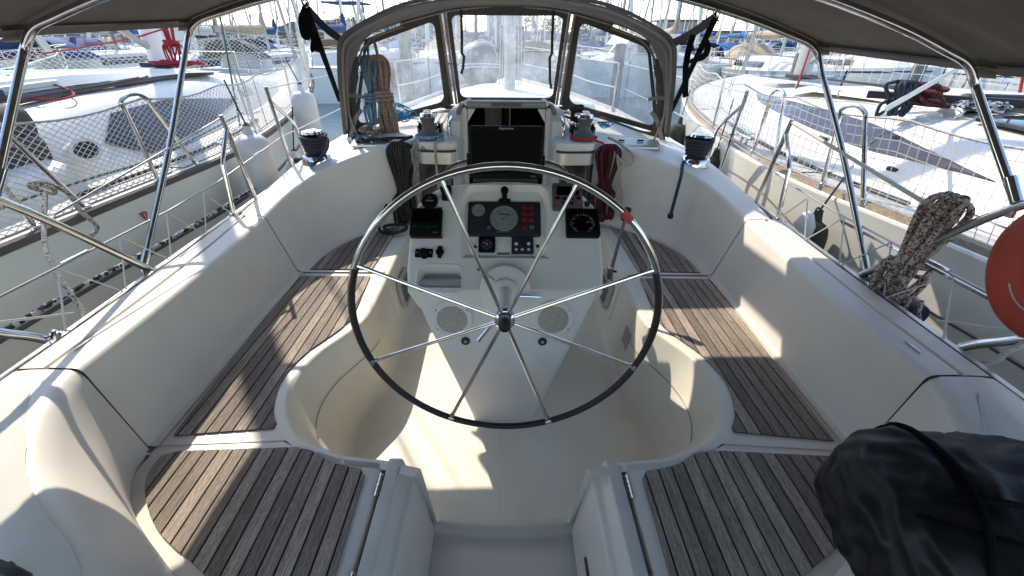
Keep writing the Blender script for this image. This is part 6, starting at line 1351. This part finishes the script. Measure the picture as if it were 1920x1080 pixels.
def motorboat(label, x, y, head, L=9, hullm='hullw', fly=True, top='blue'):
    t = thing('motor_boat', label, 'motorboat', (x, y, WZ), 'motor boats across the fairway'); c, s_ = math.cos(R_(head)), math.sin(R_(head)); B = L*.36
    def W(l, w, z): return V((x+l*c-w*s_, y+l*s_+w*c, WZ+z))
    hb = lambda k: B/2*min(1, (1-max(0, k)**2.8)); sh = lambda k: 1.25+.45*max(0, k)
    ks = [-1, -.6, -.2, .2, .5, .75, .9, 1.0]; m = M(); rr = []
    for k in ks:
        h = max(.04, hb(k)); z = sh(k); o = -.6*max(0, k); rr.append([W(k*L/2, h, z), W(k*L/2+o, h*.85, -.1), W(k*L/2+o, -h*.85, -.1), W(k*L/2, -h, z)])
    m.loft(rr); m.face(rr[0]); part(m, 'hull', MT[hullm], t)
    m = M(); m.loft([[W(k*L/2, max(.04, hb(k))*q, sh(k)) for q in (-1, 0, 1)] for k in ks]); part(m, 'deck', MT['white'], t)
    m = M(); rr = []
    for k, w, h in ((-.5, .36, .0), (-.5, .36, 1.35), (.12, .34, 1.3), (.32, .30, .45), (.62, .2, .1), (.66, .18, 0)): rr.append([W(k*L/2, B*w, 1.2+.2*max(0, k)), W(k*L/2, B*w*.88, 1.25+h), W(k*L/2, -B*w*.88, 1.25+h), W(k*L/2, -B*w, 1.2+.2*max(0, k))])
    m.loft(rr); m.face(rr[0]); cb = part(m, 'cabin', MT['white'], t)
    for sg in (-1, 1):
        for k0, k1 in ((-.44, -.2), (-.17, .06)):
            m = M(); m.add([W(k0*L/2, sg*(B*.335+.03), 1.75), W(k1*L/2, sg*(B*.328+.03), 1.75), W(k1*L/2, sg*(B*.315+.03), 2.35), W(k0*L/2, sg*(B*.318+.03), 2.4)], [(0, 1, 2, 3)]); part(m, 'cabin_window', MT['glassd'], cb)
    for q in (-.6, .05):
        m = M(); m.add([W(.155*L/2+.02, B*q*.5, 2.35), W(.155*L/2+.02, B*(q+.5)*.5, 2.35), W(.29*L/2+.02, B*(q+.5)*.46, 1.85), W(.29*L/2+.02, B*q*.46, 1.85)], [(0, 1, 2, 3)]); part(m, 'windscreen', MT['glassd'], cb)
    if fly:
        m = M(); m.box(W(-.2*L/2, 0, 2.72), (B*.6, B*.55, .35), Matrix.Rotation(R_(head), 3, 'Z'), r=.08); m.box(W(-.1*L/2, .4, 3.05), (.5, .6, .5), Matrix.Rotation(R_(head), 3, 'Z'), r=.06); part(m, 'flybridge', MT['white'], t)
        m = M()
        for a in (-.38, -.02):
            for sg in (-1, 1): m.tube([W(a*L/2, sg*B*.28, 2.85), W(a*L/2, sg*B*.28, 4.2)], .02, 5)
        m.box(W(-.2*L/2, 0, 4.24), (L*.24, B*.66, .09), Matrix.Rotation(R_(head), 3, 'Z'), r=.04); part(m, 'bimini', MT[top], t)
        m = M(); m.tube([W(-.35*L/2, 0, 2.7), W(-.38*L/2, 0, 5.5)], .02, 5); m.lathe([(.0001, 0), (.2, .02), (.2, .14), (.0001, .2)], Fr(W(-.3*L/2, .3, 4.32), (1, 0, 0), (0, 1, 0)), 12); part(m, 'aerial', MT['white'], t)
    m = M(); tp = [W(k*L/2, max(.04, hb(k))*.96, sh(k)+.5) for k in ks[2:]]; tq = [W(k*L/2, -max(.04, hb(k))*.96, sh(k)+.5) for k in ks[2:]]; m.tube(tp, .018, 5); m.tube(tq, .018, 5)
    for p in tp+tq: m.tube([p, p-V((0, 0, .5))], .014, 4)
    part(m, 'bow_rail', MT['steel'], t); return t
# ---- boats beside the neighbours, on our own pontoon
sailboat('moored_yacht', 'second yacht to the left with grey hull, beyond the net of the near one', -8.9, 4.5, 96, 12, 3.9, 1.2, 'hullg', 'greyc', 'blue', 14, group='yachts along our own pontoon')
sailboat('moored_yacht', 'third yacht to the left with a blue sprayhood', -13.6, 5.5, 92, 12, 3.8, 1.15, 'hullw', 'blue', 'blue', 13, group='yachts along our own pontoon')
sailboat('moored_yacht', 'second yacht to the right with dark blue hull', 9.2, 4.6, 88, 11, 3.8, 1.1, 'blueh', 'blue2', 'greyc', 13, group='yachts along our own pontoon')
sailboat('moored_yacht', 'third yacht to the right with pale grey hull and bright blue sail cover', 14.2, 6.0, 92, 12, 3.9, 1.15, 'greyh', 'blue2', 'blue2', 14, group='yachts along our own pontoon')
sailboat('moored_yacht', 'fourth yacht to the right with white hull far along our pontoon', 19.5, 7.5, 90, 12, 3.9, 1.1, 'hullw', 'greyc', 'greyc', 14, group='yachts along our own pontoon')
# ---- first row across the fairway (bows or sterns towards us)
row = [(-26.5, 21, 95, 'hullw', 'blue', 'blue', 'white yacht with blue boom cover and blue sprayhood across the fairway, far left'), (-21.8, 22, 268, 'hullw', 'greyc', 'blue', 'white yacht showing its bow with blue sprayhood, left of the shrouds'), (-16.6, 20.5, 92, 'hullw', 'greyc', 'blue', 'white yacht showing its stern under a blue bimini'), (-11.8, 24, 90, 'hullw', 'sand', 'greyc', 'white yacht with sand boom cover beside the left straps'), (-8.2, 25.0, 95, 'hullw', 'blue', None, 'low white yacht stern seen between straps and sprayhood'),
       (-3.7, 27, 272, 'hullw', 'sand', 'sand', 'white yacht seen hazily through the left sprayhood window'), (1.6, 30, 88, 'greyh', 'greyc', 'sand', 'pale grey yacht seen through the middle window'), (5.5, 28, 270, 'hullw', 'blue', 'blue', 'white yacht with blue cover seen through the right window'),
       (8.5, 25.5, 262, 'hullw', 'sand', 'sand', 'white yacht with sand sprayhood right of the sprayhood'), (12.6, 23, 264, 'greyh', 'sand', 'sand', 'pale grey blue hulled yacht bow pointing at the right net'), (17.6, 24.5, 268, 'hullw', 'blue2', 'sand', 'white yacht with bright blue sail cover behind the right mast'), (22.8, 24, 92, 'hullw', 'blue2', 'blue2', 'white yacht with bright blue sprayhood behind the right mast'), (28, 25, 268, 'blueh', 'greyc', 'blue', 'dark blue yacht showing its bow, far right'), (33.5, 27, 90, 'hullw', 'greyc', 'greyc', 'white yacht with grey canvas, far right')]
for i, (x, y, h, hm, cv_, hd, lb) in enumerate(row): sailboat('moored_yacht', lb, x, y, h, 10.5+(i*7 % 5)*.5, 3.5, 1.15+.05*(i % 3), hm, cv_, hd, 12+(i*5 % 7)*.6, ('mastalu', 'mastwhite', 'mastdark')[i % 3])
motorboat('motor boat with flying bridge and dark blue sunshade left of the sprayhood', -10.2, 34, 85, 10, 'hullw', True, 'blue')
motorboat('white motor cruiser with square cabin windows seen through the right sprayhood window', 5.9, 23.5, 200, 8, 'hullw', False)
motorboat('motor boat with a pale flying bridge behind the left yachts', -20.5, 33, 92, 11, 'hullw', True, 'acr')
# ---- rows behind: each boat a thing, looking alike at this distance
rnd = random.Random(12)
ROWN = ('second', 'third', 'fourth', 'fifth', 'farthest')
for r_i, (y, n, x0, dx) in enumerate(((33, 17, -30, 3.75), (44, 24, -44, 3.9), (54, 27, -53, 4.0), (64, 30, -62, 4.3), (76, 30, -72, 4.9))):
    for i in range(n):
        x = x0+dx*i+rnd.uniform(-.8, .8); hm = rnd.choice(['hullw', 'hullw', 'greyh', 'hullw', 'blueh']); cv_ = rnd.choice(['greyc', 'greyc', 'sand', 'sand', 'blue', 'blue2'])
        key = (hm, cv_)
        nm = {'hullw': 'white', 'greyh': 'pale grey', 'blueh': 'dark blue'}[hm]; cn = {'greyc': 'grey', 'blue': 'navy', 'sand': 'sand', 'blue2': 'bright blue'}[cv_]
        sailboat('distant_yacht', f'small distant {nm} hulled yacht with {cn} boom cover in the {ROWN[r_i]} row', x, y+rnd.uniform(-1.5, 1.5), 90+rnd.choice([0, 180])+rnd.uniform(-8, 8), 11+rnd.uniform(-1, 2), 3.6, 1.15, hm, cv_, cv_, 13.5+rnd.uniform(-1.5, 4.5), rnd.choice(['mastalu', 'mastdark', 'mastdark', 'mastwhite']), f'{nm} yachts with {cn} covers in the {ROWN[r_i]} row')
# ---- pilings
for i, (x, y, h, lb) in enumerate(((-3.2, 15.5, 2.6, 'stout weathered piling seen through the left sprayhood window'), (3.9, 17, 2.2, 'stout piling seen through the right sprayhood window'), (9.3, 15.5, 2.0, 'grey piling beyond the bow of the right yacht'), (13.6, 16, 2.2, 'grey piling behind the right mesh net, nearer the mast'), (20.0, 15, 2.4, 'thick grey piling behind the far net of the right yacht'), (-.9, 19, 2.4, 'piling seen through the middle window beside the dinghy'))):
    m = M(); m.lathe([(.19, -1), (.19, h), (.16, h+.03), (.0001, h+.05)], Fr((x, y, WZ), (1, 0, 0), (0, 1, 0)), 14); p = m.build('mooring_piling', MT['pile']); tag(p, lb, 'piling', 'pilings in the fairway')
# ---- grey inflatable dinghy lying on its stern on our foredeck
d = thing('inflatable_dinghy', 'grey inflatable dinghy with white rubbing strakes seen through the middle window', 'dinghy', (-.55, 9.4, 1.1)); fd = Fr((-.50, 9.3, 1.36), (1, .1, 0), (0, .12, 1))
m = M(); rr = []
for k in range(13):
    a = PI*k/12-PI/2; z = .38*math.sin(a); r = .40*max(.02, math.cos(a)**.8); rr.append([fd(r*math.cos(2*PI*i/28), z*(.92 if z > 0 else 1.25), r*math.sin(2*PI*i/28)) for i in range(28)])
m.loft(rr, True, True); part(m, 'tube', MT['rubg'], d)
m = M()
for z, r in ((-.06, .402), (-.11, .402)): m.tube([fd(r*math.cos(2*PI*i/36), z, r*math.sin(2*PI*i/36)) for i in range(36)], .011, 6, closed=True)
m.tube([fd(.30*math.cos(R_(a)), .38*math.sin(R_(a))*.9, .26) for a in range(10, 175, 12)], .008, 6); part(m, 'rubbing_strake', MT['ink'], d)
m = M(); m.box(fd(.55, .18, .15), (.5, .06, .8), r=.03); part(m, 'transom', MT['greyc'], d)
# ---- shore: buildings, trees, palm
def building(label, x, y, w, dpt, h, roof):
    b = thing('shore_building', label, 'building', (x, y, .5), 'buildings on the shore'); m = M(); m.box((x, y, .5+h/2), (w, dpt, h)); part(m, 'wall', MT['bldg'], b)
    m = M(); m.box((x, y, .5+h+.2), (w+2.4, dpt+2, .4)); part(m, 'roof', MT['roofd'], b)
    nx = int(w/2.2)
    for f in range(max(1, int(h/3))):
        for i in range(nx):
            m = M(); m.box((x-w/2+(i+.5)*w/nx, y-dpt/2-.02, .5+1.6+f*3), (1.3, .08, 1.4)); part(m, 'window', MT['glassd'], b)
building('pale two storey harbour building with an overhanging dark roof on the right shore', 53, 152, 14, 9, 6.0, True)
building('low pale shed on the right shore', 70, 158, 18, 8, 3.4, True)
building('tall pale block on the left shore behind the masts', -26, 155, 22, 12, 7, True)
building('pale block seen through the middle window', -1.0, 150, 10, 10, 8, True)
def tree(label, x, y, h, w, seed):
    t = thing('shore_tree', label, 'tree', (x, y, .5), 'trees on the shore'); rnd = random.Random(seed); m = M(); m.tube([(x, y, .5), (x+.2, y, .5+h*.5)], [.3, .18], 7)
    for k in range(4): m.tube([(x+.2, y, .5+h*.4), (x+rnd.uniform(-w, w)*.3, y+rnd.uniform(-1, 1), .5+h*.75)], [.12, .05], 5)
    part(m, 'trunk', MT['bark'], t); m = M()
    for k in range(900):
        u = rnd.uniform(-1, 1); a = rnd.uniform(0, 2*PI); rr_ = rnd.random()**.4; q = math.sqrt(1-u*u); c = V((x+w*.5*rr_*q*math.cos(a), y+w*.5*rr_*q*math.sin(a), .5+h*.68+h*.34*rr_*u)); c += V((0, 0, 1))*noise.noise(c*.6)*.8; s = rnd.uniform(.18, .42); d1 = V((rnd.gauss(0, 1), rnd.gauss(0, 1), rnd.gauss(0, 1))).normalized(); d2 = d1.orthogonal().normalized(); m.add([c-d1*s, c+d2*s*.5, c+d1*s, c-d2*s*.5], [(0, 1, 2, 3)])
    part(m, 'crown', MT['leaf'], t, ang=0)
tree('broad dark tree on the shore seen through the middle window', 5.5, 153, 9, 11, 1); tree('round dark tree on the shore right of the middle window', 14, 155, 7, 9, 2); tree('dark tree beside the right shore building', 24, 154, 7, 10, 3); tree('wide dark tree on the left shore', -48, 156, 7, 13, 4)
pt = thing('palm_tree', 'palm tree on the quay seen through the middle window left of the mast', 'tree', (-9.4, 151, .5)); m = M(); m.tube([(-9.4, 151, .5), (-9.3, 151, 7.5), (-9.2, 151, 13)], [.6, .5, .55], 10); part(m, 'trunk', MT['bark'], pt)
m = M(); rnd = random.Random(4)
for k in range(34):
    a = rnd.uniform(0, 2*PI); e = rnd.uniform(-.3, 1.2); l = rnd.uniform(2.6, 3.6); c = V((-9.2, 151, 13)); P = [c+V((math.cos(a)*l*q*math.cos(e), math.sin(a)*l*q*math.cos(e), l*q*math.sin(e)-1.5*q*q*l*.5)) for q in (0, .35, .7, 1)]; m.strip(cr(P, 3), .55, .03, (-math.sin(a), math.cos(a), 0))
part(m, 'crown', MT['leaf'], pt)
# ================================================================ CAMERA, SUN, SKY
cam = bpy.data.cameras.new('camera'); co = bpy.data.objects.new('camera', cam); COL.objects.link(co); sc.camera = co
f = V((0, math.cos(PITCH), -math.sin(PITCH))); u_ = V((0, math.sin(PITCH), math.cos(PITCH))); r_ = V((1, 0, 0))
cr_, sr_ = math.cos(ROLL), math.sin(ROLL)
right = r_*cr_+u_*sr_; up = -r_*sr_+u_*cr_
co.matrix_world = Matrix(((right.x, up.x, -f.x, 0), (right.y, up.y, -f.y, 0), (right.z, up.z, -f.z, HC), (0, 0, 0, 1)))
cam.sensor_width = 36; cam.lens = 36*FPX/1920; cam.shift_x = (960-U0)/1920; cam.clip_start = .03; cam.clip_end = 2000
SD = V((-.61, .86, 1.0)).normalized()              # towards the sun
sun = bpy.data.lights.new('sun', 'SUN'); so = bpy.data.objects.new('sun', sun); COL.objects.link(so); sun.energy = 2.1; sun.angle = R_(.5); sun.color = (1, .91, .78)
so.rotation_euler = SD.to_track_quat('Z', 'Y').to_euler(); so.location = (0, 0, 30)
w = bpy.data.worlds.new('World'); sc.world = w; w.use_nodes = True; nt = w.node_tree; sky = nt.nodes.new('ShaderNodeTexSky'); sky.sky_type = 'NISHITA'; sky.sun_disc = False
sky.sun_elevation = math.asin(SD.z); sky.sun_rotation = math.atan2(SD.x, SD.y); sky.air_density = 1.0; sky.dust_density = .5; sky.ozone_density = 1.0
nt.links.new(sky.outputs[0], nt.nodes['Background'].inputs[0]); nt.nodes['Background'].inputs[1].default_value = .15
sc.view_settings.view_transform = 'Standard'; sc.view_settings.look = 'None'; sc.view_settings.exposure = 1.45; sc.view_settings.gamma = 1
sc.render.engine = 'CYCLES'; sc.cycles.max_bounces = 10; sc.cycles.transparent_max_bounces = 16; sc.cycles.diffuse_bounces = 8; sc.cycles.use_denoising = True
